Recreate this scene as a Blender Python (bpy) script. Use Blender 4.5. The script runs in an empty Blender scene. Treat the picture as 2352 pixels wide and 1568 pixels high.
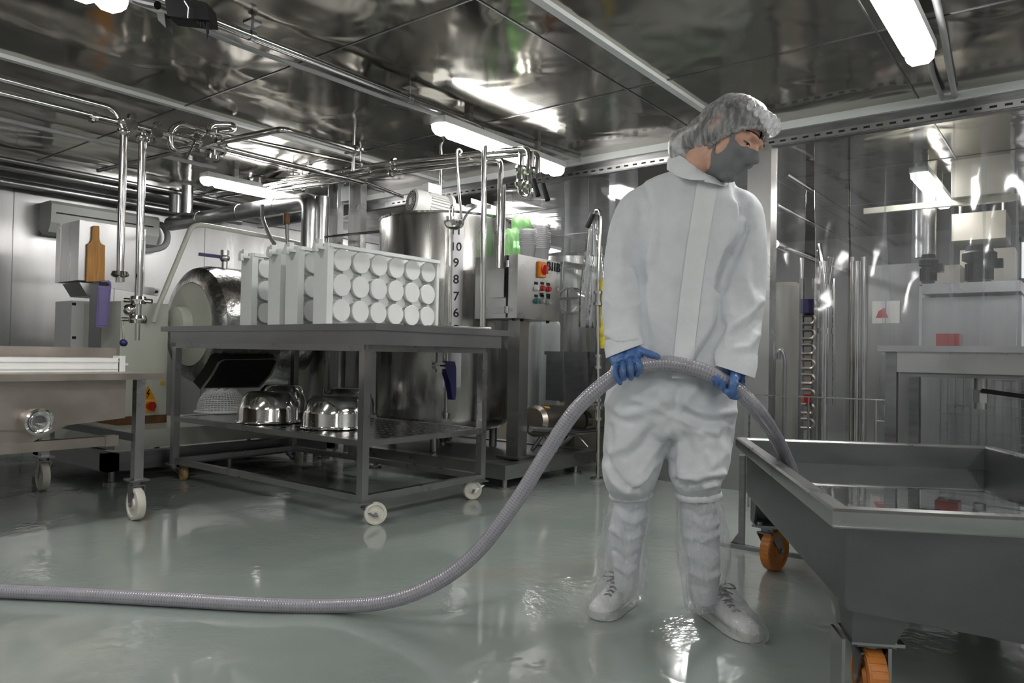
import bpy, bmesh, math, random
import numpy as np
from mathutils import Vector, Matrix, noise
from math import sin, cos, pi, radians, sqrt, atan2
random.seed(7)
S = bpy.context.scene
COL = S.collection
V = Vector

# ------------------------------------------------------------------ camera
CAM_H, FPX = 0.86, 1691.0
YAW, PITCH, ROLL = radians(37.86), radians(1.0), radians(1.056)
_f = V((-sin(YAW)*cos(PITCH), cos(YAW)*cos(PITCH), sin(PITCH)))
_r = V((cos(YAW), sin(YAW), 0)); _u = _r.cross(_f)
CR = _r*cos(ROLL) + _u*sin(ROLL); CU = -_r*sin(ROLL) + _u*cos(ROLL); CF = _f
CO = V((0, 0, CAM_H))
cd = bpy.data.cameras.new('camera'); cam = bpy.data.objects.new('camera', cd); COL.objects.link(cam)
M = Matrix((( CR.x, CU.x, -CF.x, CO.x), (CR.y, CU.y, -CF.y, CO.y), (CR.z, CU.z, -CF.z, CO.z), (0, 0, 0, 1)))
cam.matrix_world = M
cd.sensor_width = 36; cd.lens = 36*FPX/2352; cd.clip_start = 0.02; cd.clip_end = 60
S.camera = cam
# ------------------------------------------------------------------ world, exposure
w = bpy.data.worlds.new('world'); S.world = w; w.use_nodes = True
w.node_tree.nodes['Background'].inputs[0].default_value = (0.8, 0.85, 0.9, 1)
w.node_tree.nodes['Background'].inputs[1].default_value = 0.06
S.view_settings.view_transform = 'Standard'; S.view_settings.look = 'None'
S.view_settings.gamma = 1; S.view_settings.use_curve_mapping = False
S.view_settings.exposure = 0.88
S.cycles.transparent_max_bounces = 28
S.cycles.max_bounces = 12
S.cycles.sample_clamp_indirect = 6
LAMP_E = 24.0          # emission of the tube lamps

# ------------------------------------------------------------------ a photograph point on a plane of the room
def ray(px, py): return CF + CR*((px-1176)/FPX) - CU*((py-784)/FPX)
def Zp(px, py, z=0.0): d = ray(px, py); return CO + d*((z-CAM_H)/d.z)
def Xp(px, py, x): d = ray(px, py); return CO + d*(x/d.x)
def Yp(px, py, y): d = ray(px, py); return CO + d*(y/d.y)
def Dp(px, py, D): return CO + ray(px, py)*D

# ------------------------------------------------------------------ materials
MATS = {}
def mat(name, col, rough=0.5, metal=0.0, var=0.06, vs=12.0, bump=0.0, bs=60.0, stretch=(1, 1, 1), rvar=0.0, spec=0.5, trans=0.0, sss=0.0, coat=0.0, alpha=1.0, emit=0.0, detail=4):
    m = bpy.data.materials.new(name); m.use_nodes = True; MATS[name] = m
    nt = m.node_tree; N = nt.nodes; L = nt.links; p = N['Principled BSDF']
    p.inputs['Roughness'].default_value = rough; p.inputs['Metallic'].default_value = metal
    p.inputs['Specular IOR Level'].default_value = spec
    if trans: p.inputs['Transmission Weight'].default_value = trans
    if sss: p.inputs['Subsurface Weight'].default_value = sss; p.inputs['Subsurface Radius'].default_value = (.012, .006, .004)
    if coat: p.inputs['Coat Weight'].default_value = coat; p.inputs['Coat Roughness'].default_value = .06
    p.inputs['Alpha'].default_value = alpha
    if emit: p.inputs['Emission Color'].default_value = (1, .985, .96, 1); p.inputs['Emission Strength'].default_value = emit
    tc = N.new('ShaderNodeTexCoord'); mp = N.new('ShaderNodeMapping'); mp.inputs['Scale'].default_value = stretch
    L.new(tc.outputs['Object'], mp.inputs[0])
    nz = N.new('ShaderNodeTexNoise'); nz.inputs['Scale'].default_value = vs; nz.inputs['Detail'].default_value = detail
    L.new(mp.outputs[0], nz.inputs['Vector'])
    cr = N.new('ShaderNodeValToRGB'); c = col
    cr.color_ramp.elements[0].position = .3; cr.color_ramp.elements[1].position = .7
    cr.color_ramp.elements[0].color = tuple(max(0, x*(1-var)) for x in c) + (1,)
    cr.color_ramp.elements[1].color = tuple(min(1, x*(1+var)) for x in c) + (1,)
    L.new(nz.outputs['Fac'], cr.inputs[0]); L.new(cr.outputs[0], p.inputs['Base Color'])
    if rvar:
        mr = N.new('ShaderNodeMapRange'); mr.inputs[1].default_value = .3; mr.inputs[2].default_value = .7
        mr.inputs[3].default_value = max(.02, rough-rvar); mr.inputs[4].default_value = rough+rvar
        L.new(nz.outputs['Fac'], mr.inputs[0]); L.new(mr.outputs[0], p.inputs['Roughness'])
    if bump:
        n2 = N.new('ShaderNodeTexNoise'); n2.inputs['Scale'].default_value = bs; n2.inputs['Detail'].default_value = 3
        L.new(mp.outputs[0], n2.inputs['Vector'])
        b = N.new('ShaderNodeBump'); b.inputs['Strength'].default_value = bump; b.inputs['Distance'].default_value = .01
        L.new(n2.outputs['Fac'], b.inputs['Height']); L.new(b.outputs[0], p.inputs['Normal'])
    return m
def film(name, haze=.06, tint=(.93, .94, .95), rough=.06, streak=0.0, sscale=(30, 30, 1), bump=.0, bs=8, hcol=(.75, .77, .8), ior=1.4, fmax=1.0):
    """thin clear plastic: transparent, a Fresnel gloss and a little milky haze"""
    m = bpy.data.materials.new(name); m.use_nodes = True; MATS[name] = m
    nt = m.node_tree; N = nt.nodes; L = nt.links; N.remove(N['Principled BSDF']); out = N['Material Output']
    tr = N.new('ShaderNodeBsdfTransparent'); tr.inputs[0].default_value = tint + (1,)
    gl = N.new('ShaderNodeBsdfGlossy'); gl.inputs[0].default_value = (1, 1, 1, 1); gl.inputs['Roughness'].default_value = rough
    fr = N.new('ShaderNodeFresnel'); fr.inputs[0].default_value = ior
    df = N.new('ShaderNodeBsdfDiffuse'); df.inputs[0].default_value = hcol + (1,)
    tl = N.new('ShaderNodeBsdfTranslucent'); tl.inputs[0].default_value = hcol + (1,)
    ad = N.new('ShaderNodeMixShader'); L.new(df.outputs[0], ad.inputs[1]); L.new(tl.outputs[0], ad.inputs[2])
    m1 = N.new('ShaderNodeMixShader'); m1.inputs[0].default_value = haze
    L.new(tr.outputs[0], m1.inputs[1]); L.new(ad.outputs[0], m1.inputs[2])
    m2 = N.new('ShaderNodeMixShader'); mn = N.new('ShaderNodeMath'); mn.operation = 'MINIMUM'; mn.inputs[1].default_value = fmax; L.new(fr.outputs[0], mn.inputs[0]); L.new(mn.outputs[0], m2.inputs[0]); L.new(m1.outputs[0], m2.inputs[1]); L.new(gl.outputs[0], m2.inputs[2])
    L.new(m2.outputs[0], out.inputs[0])
    tc = N.new('ShaderNodeTexCoord'); mp = N.new('ShaderNodeMapping'); mp.inputs['Scale'].default_value = sscale
    L.new(tc.outputs['Object'], mp.inputs[0])
    nz = N.new('ShaderNodeTexNoise'); nz.inputs['Scale'].default_value = 1; nz.inputs['Detail'].default_value = 5; L.new(mp.outputs[0], nz.inputs[0])
    mr = N.new('ShaderNodeMapRange'); mr.inputs[1].default_value = .42; mr.inputs[2].default_value = .72
    mr.inputs[3].default_value = haze; mr.inputs[4].default_value = haze + streak
    L.new(nz.outputs['Fac'], mr.inputs[0]); L.new(mr.outputs[0], m1.inputs[0])
    if bump:
        n2 = N.new('ShaderNodeTexNoise'); n2.inputs['Scale'].default_value = bs; n2.inputs['Detail'].default_value = 2
        L.new(tc.outputs['Object'], n2.inputs[0])
        b = N.new('ShaderNodeBump'); b.inputs['Strength'].default_value = bump; b.inputs['Distance'].default_value = .02
        L.new(n2.outputs['Fac'], b.inputs['Height'])
        L.new(b.outputs[0], gl.inputs['Normal']); L.new(b.outputs[0], fr.inputs['Normal'])
    return m

steel = mat('brushed_steel', (.46, .46, .46), .3, 1, .06, 5, 0, 40, (1, 1, 1), .05)
steel_h = mat('brushed_steel_level', (.42, .42, .43), .34, 1, .06, 4, 0, 40, (1, 1, 1), .05)
steel_d = mat('dark_steel', (.25, .25, .26), .38, 1, .15, 7, .03, 50, (1, 1, 5), .08)
chrome = mat('polished_steel', (.66, .65, .63), .11, 1, .05, 9, 0, 40, (1, 1, 1), .04)
tanksteel = mat('tank_steel', (.40, .395, .38), .27, 1, .10, 3, .02, 30, (3, 3, .25), .08)
bowlsteel = mat('bowl_steel', (.72, .71, .69), .10, 1, .05, 9, .02, 90, (1, 1, 1), .03)
jacket = mat('silver_pipe_jacket', (.50, .505, .51), .30, 1, .12, 20, .12, 30)
ceil_m = mat('ceiling_steel', (.38, .36, .32), .125, 1, .16, 1.4, .0, 3, (1, 1, 1), .045)
wall_m = mat('wall_steel', (.43, .43, .43), .32, 1, .10, 2.2, 0, 30, (3, 3, .3), .06)
white_wall = mat('white_wall_panel', (.68, .69, .69), .5, 0, .04, 2)
grey_wall = mat('grey_wall_paint', (.22, .22, .22), .5, 0, .08, 2)
cream = mat('cream_enamel', (.58, .60, .52), .38, 0, .05, 5)
white_e = mat('white_enamel', (.66, .68, .67), .4, 0, .04, 6)
whitepl = mat('white_plastic', (.80, .83, .81), .42, 0, .03, 8, sss=.0)
whitepl2 = mat('white_mould_plastic', (.84, .85, .84), .38, 0, .03, 8)
greypl = mat('grey_plastic', (.30, .31, .31), .45, 0, .05, 8)
conduit_m = mat('grey_conduit', (.42, .43, .43), .5, 0, .06, 9)
black = mat('black_plastic', (.012, .012, .014), .6, 0, .2, 20, spec=.3)
rubber = mat('black_rubber', (.02, .02, .02), .65, 0, .2, 20)
wood = mat('board_wood', (.47, .22, .045), .5, 0, .30, 5, .05, 60, (14, 14, 1.2))
purple = mat('purple_plastic', (.19, .155, .36), .45, 0, .05, 9)
navy = mat('navy_plastic', (.03, .025, .11), .35, 0, .1, 9)
orange = mat('orange_polyurethane', (.60, .22, .045), .45, 0, .12, 20)
yellow = mat('yellow_plastic', (.85, .45, .02), .4, 0, .05, 9)
redp = mat('red_plastic', (.45, .02, .015), .3, 0, .05, 9)
greenp = mat('green_button', (.01, .16, .12), .3, 0, .05, 9)
cast_w = mat('white_nylon_wheel', (.70, .68, .60), .4, 0, .10, 14)
motor_g = mat('motor_grey_paint', (.56, .56, .54), .4, 0, .05, 12)
inox_dirty = mat('worn_steel', (.40, .355, .315), .34, 1, .12, 6, .01, 120, (1, 1, 1), .06)
rust = mat('rusty_brown', (.16, .08, .035), .7, .2, .3, 18)
paper = mat('paper', (.70, .69, .66), .7, 0, .04, 9)
lampglow = mat('lamp_diffuser', (.9, .9, .9), .3, 0, .0, 5, emit=LAMP_E)
lampcap = mat('lamp_end_cover', (.75, .75, .68), .3, 0, .04, 9, emit=.9)
skin = mat('skin', (.70, .42, .31), .45, 0, .08, 30, .04, 220, sss=.12)
hair_m = mat('dark_hair', (.022, .014, .011), .45, 0, .3, 40, .3, 120, (1, 1, 6))
maskm = mat('grey_mask_fabric', (.195, .20, .21), .75, 0, .06, 30, .05, 400)
gown = mat('white_nonwoven', (.72, .745, .775), .72, 0, .04, 22, .22, 42, detail=8)
gown2 = mat('white_nonwoven_doubled', (.80, .82, .84), .72, 0, .03, 26, .12, 55, detail=7)
glove_m = mat('blue_nitrile', (.085, .18, .42), .36, 0, .10, 25, .16, 90)
shoe_m = mat('white_leather', (.70, .71, .71), .5, 0, .05, 15)
sole_m = mat('white_sole_rubber', (.60, .61, .58), .6, 0, .08, 15)
lace_m = mat('grey_laces', (.13, .13, .15), .7, 0, .1, 40)
hose_m = mat('grey_hose_plastic', (.36, .35, .39), .22, 0, .06, 30, coat=.4)
hose_d = mat('dark_hose_spiral', (.10, .09, .115), .4, 0, .1, 30)
eye_w = mat('eye_white', (.6, .57, .55), .15); eye_d = mat('dark_iris', (.015, .01, .008), .1)
blackgap = mat('dark_opening', (.006, .006, .007), .6)
winblue = mat('blue_window_light', (.30, .33, .55), .3, 0, .1, 3, emit=.55)
clear_strip = film('clear_pvc', .05, (.95, .955, .965), .07, .12, (9, 9, .8), .35, 3.2)
clear_boot = film('clear_boot_film', .13, (.985, .985, .99), .10, .30, (34, 34, 9), .5, 22, (.9, .91, .93), 1.32, .22)
clear_tub = film('clear_tub_plastic', .55, (.95, .95, .95), .1, .05, hcol=(.9, .9, .92))
clear_bag = film('clear_bag_film', .35, (.95, .95, .95), .12, .25, (12, 12, 4), .9, 14)
green_film = film('green_bag_film', .70, (.6, .85, .6), .3, .2, (10, 10, 4), .8, 16, (.36, .62, .30), 1.3, .15)
net_m = film('hairnet_mesh', .27, (.97, .97, .97), .45, .62, (80, 80, 20), .3, 60, (.95, .96, .97))

def floor_material():
    m = bpy.data.materials.new('wet_grey_floor'); m.use_nodes = True
    nt = m.node_tree; N = nt.nodes; L = nt.links; p = N['Principled BSDF']
    tc = N.new('ShaderNodeTexCoord')
    n1 = N.new('ShaderNodeTexNoise'); n1.inputs['Scale'].default_value = 1.6; n1.inputs['Detail'].default_value = 6; L.new(tc.outputs['Object'], n1.inputs[0])
    cr = N.new('ShaderNodeValToRGB'); e = cr.color_ramp.elements
    e[0].position = .3; e[0].color = (.285, .33, .31, 1); e[1].position = .72; e[1].color = (.36, .395, .375, 1)
    L.new(n1.outputs['Fac'], cr.inputs[0])
    n5 = N.new('ShaderNodeTexNoise'); n5.inputs['Scale'].default_value = .9; n5.inputs['Detail'].default_value = 5; n5.inputs['Distortion'].default_value = .6
    L.new(tc.outputs['Object'], n5.inputs[0])
    st = N.new('ShaderNodeMapRange'); st.inputs[1].default_value = .60; st.inputs[2].default_value = .74; L.new(n5.outputs['Fac'], st.inputs[0])
    mx = N.new('ShaderNodeMixRGB'); mx.inputs[2].default_value = (.34, .30, .225, 1); L.new(cr.outputs[0], mx.inputs[1])
    ml = N.new('ShaderNodeMath'); ml.operation = 'MULTIPLY'; ml.inputs[1].default_value = .65; L.new(st.outputs[0], ml.inputs[0]); L.new(ml.outputs[0], mx.inputs[0])
    L.new(mx.outputs[0], p.inputs['Base Color'])
    n2 = N.new('ShaderNodeTexNoise'); n2.inputs['Scale'].default_value = 2.3; n2.inputs['Detail'].default_value = 5; L.new(tc.outputs['Object'], n2.inputs[0])
    mr = N.new('ShaderNodeMapRange'); mr.inputs[1].default_value = .38; mr.inputs[2].default_value = .62; mr.inputs[3].default_value = .04; mr.inputs[4].default_value = .16
    L.new(n2.outputs['Fac'], mr.inputs[0]); L.new(mr.outputs[0], p.inputs['Roughness'])
    n3 = N.new('ShaderNodeTexNoise'); n3.inputs['Scale'].default_value = 26; n3.inputs['Detail'].default_value = 2; L.new(tc.outputs['Object'], n3.inputs[0])
    n4 = N.new('ShaderNodeTexNoise'); n4.inputs['Scale'].default_value = 2.6; n4.inputs['Detail'].default_value = 3; L.new(tc.outputs['Object'], n4.inputs[0])
    m4 = N.new('ShaderNodeMapRange'); m4.inputs[1].default_value = .45; m4.inputs[2].default_value = .68; L.new(n4.outputs['Fac'], m4.inputs[0])
    mm = N.new('ShaderNodeMath'); mm.operation = 'MULTIPLY'; L.new(n3.outputs['Fac'], mm.inputs[0]); L.new(m4.outputs[0], mm.inputs[1])
    b = N.new('ShaderNodeBump'); b.inputs['Strength'].default_value = .16; b.inputs['Distance'].default_value = .02
    L.new(mm.outputs[0], b.inputs['Height']); L.new(b.outputs[0], p.inputs['Normal'])
    p.inputs['Specular IOR Level'].default_value = .6; p.inputs['Coat Weight'].default_value = .25; p.inputs['Coat Roughness'].default_value = .03
    L.new(b.outputs[0], p.inputs['Coat Normal'])
    return m
floor_m = floor_material()
def ceil_bump():
    nt = ceil_m.node_tree; N = nt.nodes; L = nt.links; p = N['Principled BSDF']
    tc = N.new('ShaderNodeTexCoord'); n = N.new('ShaderNodeTexNoise'); n.inputs['Scale'].default_value = 2.6; n.inputs['Detail'].default_value = 1.0; n.inputs['Distortion'].default_value = .8
    L.new(tc.outputs['Object'], n.inputs[0])
    b = N.new('ShaderNodeBump'); b.inputs['Strength'].default_value = .22; b.inputs['Distance'].default_value = .05
    L.new(n.outputs['Fac'], b.inputs['Height']); L.new(b.outputs[0], p.inputs['Normal'])
ceil_bump()
def water_material():
    m = bpy.data.materials.new('still_water'); m.use_nodes = True
    nt = m.node_tree; N = nt.nodes; L = nt.links; p = N['Principled BSDF']
    p.inputs['Base Color'].default_value = (.8, .86, .84, 1); p.inputs['Roughness'].default_value = .015
    p.inputs['IOR'].default_value = 1.33; p.inputs['Transmission Weight'].default_value = 1
    tc = N.new('ShaderNodeTexCoord'); n = N.new('ShaderNodeTexNoise'); n.inputs['Scale'].default_value = 7; L.new(tc.outputs['Object'], n.inputs[0])
    b = N.new('ShaderNodeBump'); b.inputs['Strength'].default_value = .03; b.inputs['Distance'].default_value = .01
    L.new(n.outputs['Fac'], b.inputs['Height']); L.new(b.outputs[0], p.inputs['Normal'])
    return m
water_m = water_material()

# ------------------------------------------------------------------ mesh helpers
def frame_of(d):
    d = d.normalized(); a = V((0, 0, 1)) if abs(d.z) < .9 else V((1, 0, 0))
    x = a.cross(d).normalized(); return x, d.cross(x).normalized(), d
def bend(pts, rad, k=5):
    """round the corners of a polyline"""
    pts = [V(p) for p in pts]; out = [pts[0]]
    for i in range(1, len(pts)-1):
        p = pts[i]; a = pts[i-1]-p; b = pts[i+1]-p; r = min(rad, a.length*.49, b.length*.49)
        A = p + a.normalized()*r; B = p + b.normalized()*r
        for j in range(k+1):
            t = j/k; out.append(A*(1-t)**2 + p*2*t*(1-t) + B*t*t)
    out.append(pts[-1]); return out
def spline(pts, n=12):
    """Catmull-Rom through the points"""
    P = [V(p) for p in pts]; P = [P[0]*2-P[1]] + P + [P[-1]*2-P[-2]]; out = []
    for i in range(1, len(P)-2):
        a, b, c, d = P[i-1:i+3]
        for j in range(n):
            t = j/n; out.append(.5*((2*b) + (c-a)*t + (2*a-5*b+4*c-d)*t*t + (3*b-a-3*c+d)*t**3))
    out.append(P[-2]); return out
class MB:
    def __init__(s): s.bm = bmesh.new()
    def quadloop(s, loops, cap=True, closed=False):
        vs = [[s.bm.verts.new(p) for p in l] for l in loops]; n = len(vs[0])
        for a, b in list(zip(vs, vs[1:])) + ([(vs[-1], vs[0])] if closed else []):
            for i in range(n):
                j = (i+1) % n
                try: s.bm.faces.new((a[i], a[j], b[j], b[i]))
                except ValueError: pass
        if cap and not closed:
            for l, rv in ((vs[0], True), (vs[-1], False)) if cap is True else ((vs[-1], False),):
                try: s.bm.faces.new(l[::-1] if rv else l)
                except ValueError: pass
        return s
    def bb(s, x0, y0, z0, x1, y1, z1):
        l = lambda z: [V((x0, y0, z)), V((x1, y0, z)), V((x1, y1, z)), V((x0, y1, z))]
        return s.quadloop([l(z0), l(z1)])
    def obox(s, c, ax, ay, az):
        """box of half-axes ax, ay, az about c"""
        c, ax, ay, az = V(c), V(ax), V(ay), V(az)
        l = lambda k: [c-ax-ay+az*k, c+ax-ay+az*k, c+ax+ay+az*k, c-ax+ay+az*k]
        return s.quadloop([l(-1), l(1)])
    def cyl(s, a, b, r, r2=None, n=16, cap=True):
        a, b = V(a), V(b); x, y, d = frame_of(b-a); r2 = r if r2 is None else r2
        l = lambda p, q: [p + x*q*cos(2*pi*i/n) + y*q*sin(2*pi*i/n) for i in range(n)]
        return s.quadloop([l(a, r), l(b, r2)], cap)
    def tube(s, pts, r, n=10, cap=True, flat=1.0):
        pts = [V(p) for p in pts]; R = r if hasattr(r, '__len__') else [r]*len(pts); loops = []; x = None
        for i, p in enumerate(pts):
            d = (pts[min(i+1, len(pts)-1)] - pts[max(i-1, 0)]).normalized()
            if x is None: x, y, _ = frame_of(d)
            else:
                x = (x - d*x.dot(d)).normalized(); y = d.cross(x)
            loops.append([p + x*R[i]*cos(2*pi*k/n) + y*R[i]*flat*sin(2*pi*k/n) for k in range(n)])
        return s.quadloop(loops, cap)
    def lathe(s, prof, o=(0, 0, 0), axis=(0, 0, 1), n=32, cap=False):
        o = V(o); x, y, d = frame_of(V(axis))
        return s.quadloop([[o + d*h + x*r*cos(2*pi*i/n) + y*r*sin(2*pi*i/n) for i in range(n)] for r, h in prof], cap)
    def prism(s, poly, vec):
        poly = [V(p) for p in poly]; vec = V(vec)
        return s.quadloop([poly, [p+vec for p in poly]])
    def ell(s, c, ax, ay, az, nu=20, nv=12):
        c, ax, ay, az = V(c), V(ax), V(ay), V(az); loops = []
        for j in range(1, nv):
            t = pi*j/nv; loops.append([c + (ax*cos(2*pi*i/nu) + ay*sin(2*pi*i/nu))*sin(t) - az*cos(t) for i in range(nu)])
        return s.quadloop(loops)
    def sph(s, c, r, n=16): return s.ell(c, (r, 0, 0), (0, r, 0), (0, 0, r), n, max(6, n*5//8))
    def sheet(s, grid):
        vs = [[s.bm.verts.new(p) for p in row] for row in grid]
        for a, b in zip(vs, vs[1:]):
            for i in range(len(a)-1): s.bm.faces.new((a[i], a[i+1], b[i+1], b[i]))
        return s
    def mesh(s, name, m, off=V((0, 0, 0)), bevel=0, ang=35, normals=True):
        bm = s.bm
        if bevel:
            es = [e for e in bm.edges if e.is_manifold and e.calc_face_angle(0) > .5]
            bmesh.ops.bevel(bm, geom=es, offset=bevel, segments=2, affect='EDGES', clamp_overlap=True)
        if normals: bmesh.ops.recalc_face_normals(bm, faces=bm.faces[:])
        bmesh.ops.translate(bm, verts=bm.verts[:], vec=-off)
        me = bpy.data.meshes.new(name); bm.to_mesh(me); bm.free()
        for p in me.polygons: p.use_smooth = True
        me.set_sharp_from_angle(angle=radians(ang)); me.materials.append(m)
        return me
    def build(s, name, m, parent=None, bevel=0, ang=35, normals=True, label=None):
        off = wloc(parent) if parent else V((0, 0, 0))
        if parent is None:
            cs = [v.co for v in s.bm.verts]
            off = V(((min(c.x for c in cs)+max(c.x for c in cs))/2, (min(c.y for c in cs)+max(c.y for c in cs))/2, min(c.z for c in cs)))
        o = bpy.data.objects.new(name, s.mesh(name, m, off, bevel, ang, normals)); COL.objects.link(o)
        if parent: o.parent = parent
        else: o.location = off
        if label: o['label'] = label
        return o
def wloc(o):
    l = V((0, 0, 0))
    while o: l += o.location; o = o.parent
    return l
def thing(name, label, cat, loc, group=None):
    o = bpy.data.objects.new(name, None); COL.objects.link(o); o.location = V(loc); o.empty_display_size = .1
    return tag(o, label, cat, group)
def tag(o, label, cat, group=None):
    o['label'] = label; o['category'] = cat
    if group: o['group'] = group
    return o
def struct(o): o['kind'] = 'structure'; return o
def dup(root, loc, label, group=None):
    r = root.copy(); COL.objects.link(r); r.location = V(loc); r['label'] = label
    if group: r['group'] = group
    for ch in list(root.children):
        c = ch.copy(); COL.objects.link(c); c.parent = r
        for g in ch.children:
            d = g.copy(); COL.objects.link(d); d.parent = c
    return r
def text(name, s, size, o, right, up, m, parent, depth=.0015, bold=.0):
    cu = bpy.data.curves.new(name, 'FONT'); cu.body = s; cu.size = size; cu.extrude = depth; cu.offset = bold; cu.align_x = 'CENTER'; cu.align_y = 'CENTER'
    t = bpy.data.objects.new(name, cu); COL.objects.link(t)
    bpy.context.view_layer.update()
    me = bpy.data.meshes.new_from_object(t.evaluated_get(bpy.context.evaluated_depsgraph_get()))
    COL.objects.unlink(t); bpy.data.objects.remove(t)
    right = V(right).normalized(); up = V(up).normalized(); nrm = right.cross(up)
    off = wloc(parent)
    for v in me.vertices:
        c = v.co; v.co = V(o) + right*c.x + up*c.y + nrm*c.z - off
    me.materials.clear(); me.materials.append(m)
    ob = bpy.data.objects.new(name, me); COL.objects.link(ob); ob.parent = parent
    return ob
def remeshed(mb, voxel, smooth=4, fac=.6):
    """one closed skin over everything in mb -> (list of Vector, faces)"""
    me = bpy.data.meshes.new('tmp'); bmesh.ops.recalc_face_normals(mb.bm, faces=mb.bm.faces[:]); mb.bm.to_mesh(me); mb.bm.free()
    o = bpy.data.objects.new('tmp', me); COL.objects.link(o)
    r = o.modifiers.new('r', 'REMESH'); r.mode = 'VOXEL'; r.voxel_size = voxel; r.adaptivity = 0
    if smooth:
        sm = o.modifiers.new('s', 'SMOOTH'); sm.factor = fac; sm.iterations = smooth
    bpy.context.view_layer.update()
    ev = bpy.data.meshes.new_from_object(o.evaluated_get(bpy.context.evaluated_depsgraph_get()))
    COL.objects.unlink(o); bpy.data.objects.remove(o)
    return ev
def link_mesh(name, me, m, parent, ang=80):
    off = wloc(parent); co = np.empty(len(me.vertices)*3); me.vertices.foreach_get('co', co)
    co = co.reshape(-1, 3) - np.array(off); me.vertices.foreach_set('co', co.ravel())
    for p in me.polygons: p.use_smooth = True
    me.materials.clear(); me.materials.append(m); me.update()
    o = bpy.data.objects.new(name, me); COL.objects.link(o); o.parent = parent; return o
# ================================================================== THE SETTING
CZ = 2.36
struct(MB().bb(-7.6, -3.6, -.06, 3.8, 10, 0).build('floor', floor_m))
struct(MB().bb(-7.6, -3.6, CZ, 3.8, 10, CZ+.05).build('ceiling', ceil_m))
b = MB(); b.bb(-7.45, -3.6, 0, -7.3, 10, CZ)
struct(b.build('wall_left', wall_m))
struct(MB().bb(-7.6, 9.6, 0, 3.8, 9.75, CZ).build('wall_back', grey_wall))
struct(MB().bb(3.4, -3.6, 0, 3.55, 10, CZ).build('wall_right', white_wall))
struct(MB().bb(-7.6, -3.5, 0, 3.8, -3.35, CZ).build('wall_front', white_wall))
# thin dark joints between the ceiling sheets, and raised cover strips
n = 0
for y in (-.3, 1.0, 2.32, 3.63, 6.2, 7.6):
    n += 1; struct(MB().bb(-7.3, y-.004, CZ-.004, 3.4, y+.004, CZ+.002).build('trim_%d' % n, steel_d))
for x in (-5.2, -3.2, -2.035, -.75, .9):
    n += 1; struct(MB().bb(x-.004, -3.3, CZ-.004, x+.004, 9.6, CZ+.002).build('trim_%d' % n, steel_d))
for x, m_ in ((-4.42, white_e), (-1.81, white_e), (-6.75, steel)):
    n += 1; struct(MB().bb(x-.02, -3.3, CZ-.022, x+.02, 4.66, CZ+.002).build('trim_%d' % n, m_))
for y in (1.55, 2.35, 3.2, 4.1):
    n += 1; struct(MB().bb(-7.302, y-.003, 0, -7.296, y+.003, CZ-.1).build('trim_%d' % n, steel_d))
n += 1; struct(MB().bb(-7.3, -3.3, CZ-.10, -7.24, 9.6, CZ).build('trim_%d' % n, steel_d))
# header over the strip curtain, with its slotted hanging rail
HY = 4.72
n += 1; struct(MB().bb(-7.3, HY-.03, CZ-.05, 3.4, HY-.005, CZ+.001).build('trim_%d' % n, white_e))
n += 1
b = MB().bb(-7.3, HY-.005, CZ-.14, 3.4, HY+.05, CZ)
struct(b.build('trim_%d' % n, steel_d))
r_ = MB().bb(-5.2, HY-.018, CZ-.135, 3.2, HY-.006, CZ-.095)
rail = tag(r_.build('curtain_rail', steel), 'long steel hanging rail with a row of slots along the top of the strip curtain', 'rail')
b = MB(); x = -5.1
while x < 3.1: b.bb(x, HY-.0195, CZ-.121, x+.035, HY-.0175, CZ-.109); x += .07
b.build('slot_row', blackgap, rail)['kind'] = 'stuff'
# bright steel post between the two curtain halves
pl, pr_ = Yp(1722, 600, HY), Yp(1776, 600, HY)
post = MB().bb(pl.x, HY-.06, 0, pr_.x, HY+.06, CZ-.14)
n += 1; struct(post.build('trim_%d' % n, steel, bevel=.004))
n += 1; struct(MB().bb(pl.x-.62, HY+.0, 0, pl.x+.16, HY+.05, .86).build('trim_%d' % n, steel_h))
# pale window far right beyond the curtain
wn = MB(); a = Yp(2322, 300, 8.0); c = Yp(2480, 720, 8.0)
wo = struct(MB().bb(a.x, 9.55, .9, a.x+1.4, 9.61, 2.2).build('window_1', winblue))
for z in (.9, 1.3, 1.72, 2.16): wn.bb(a.x-.04, 9.5, z, a.x+1.44, 9.56, z+.05)
wn.bb(a.x-.05, 9.5, .88, a.x, 9.56, 2.24); wn.bb(a.x+1.4, 9.5, .88, a.x+1.45, 9.56, 2.24)
wn.build('window_frame', greypl, wo)

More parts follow.
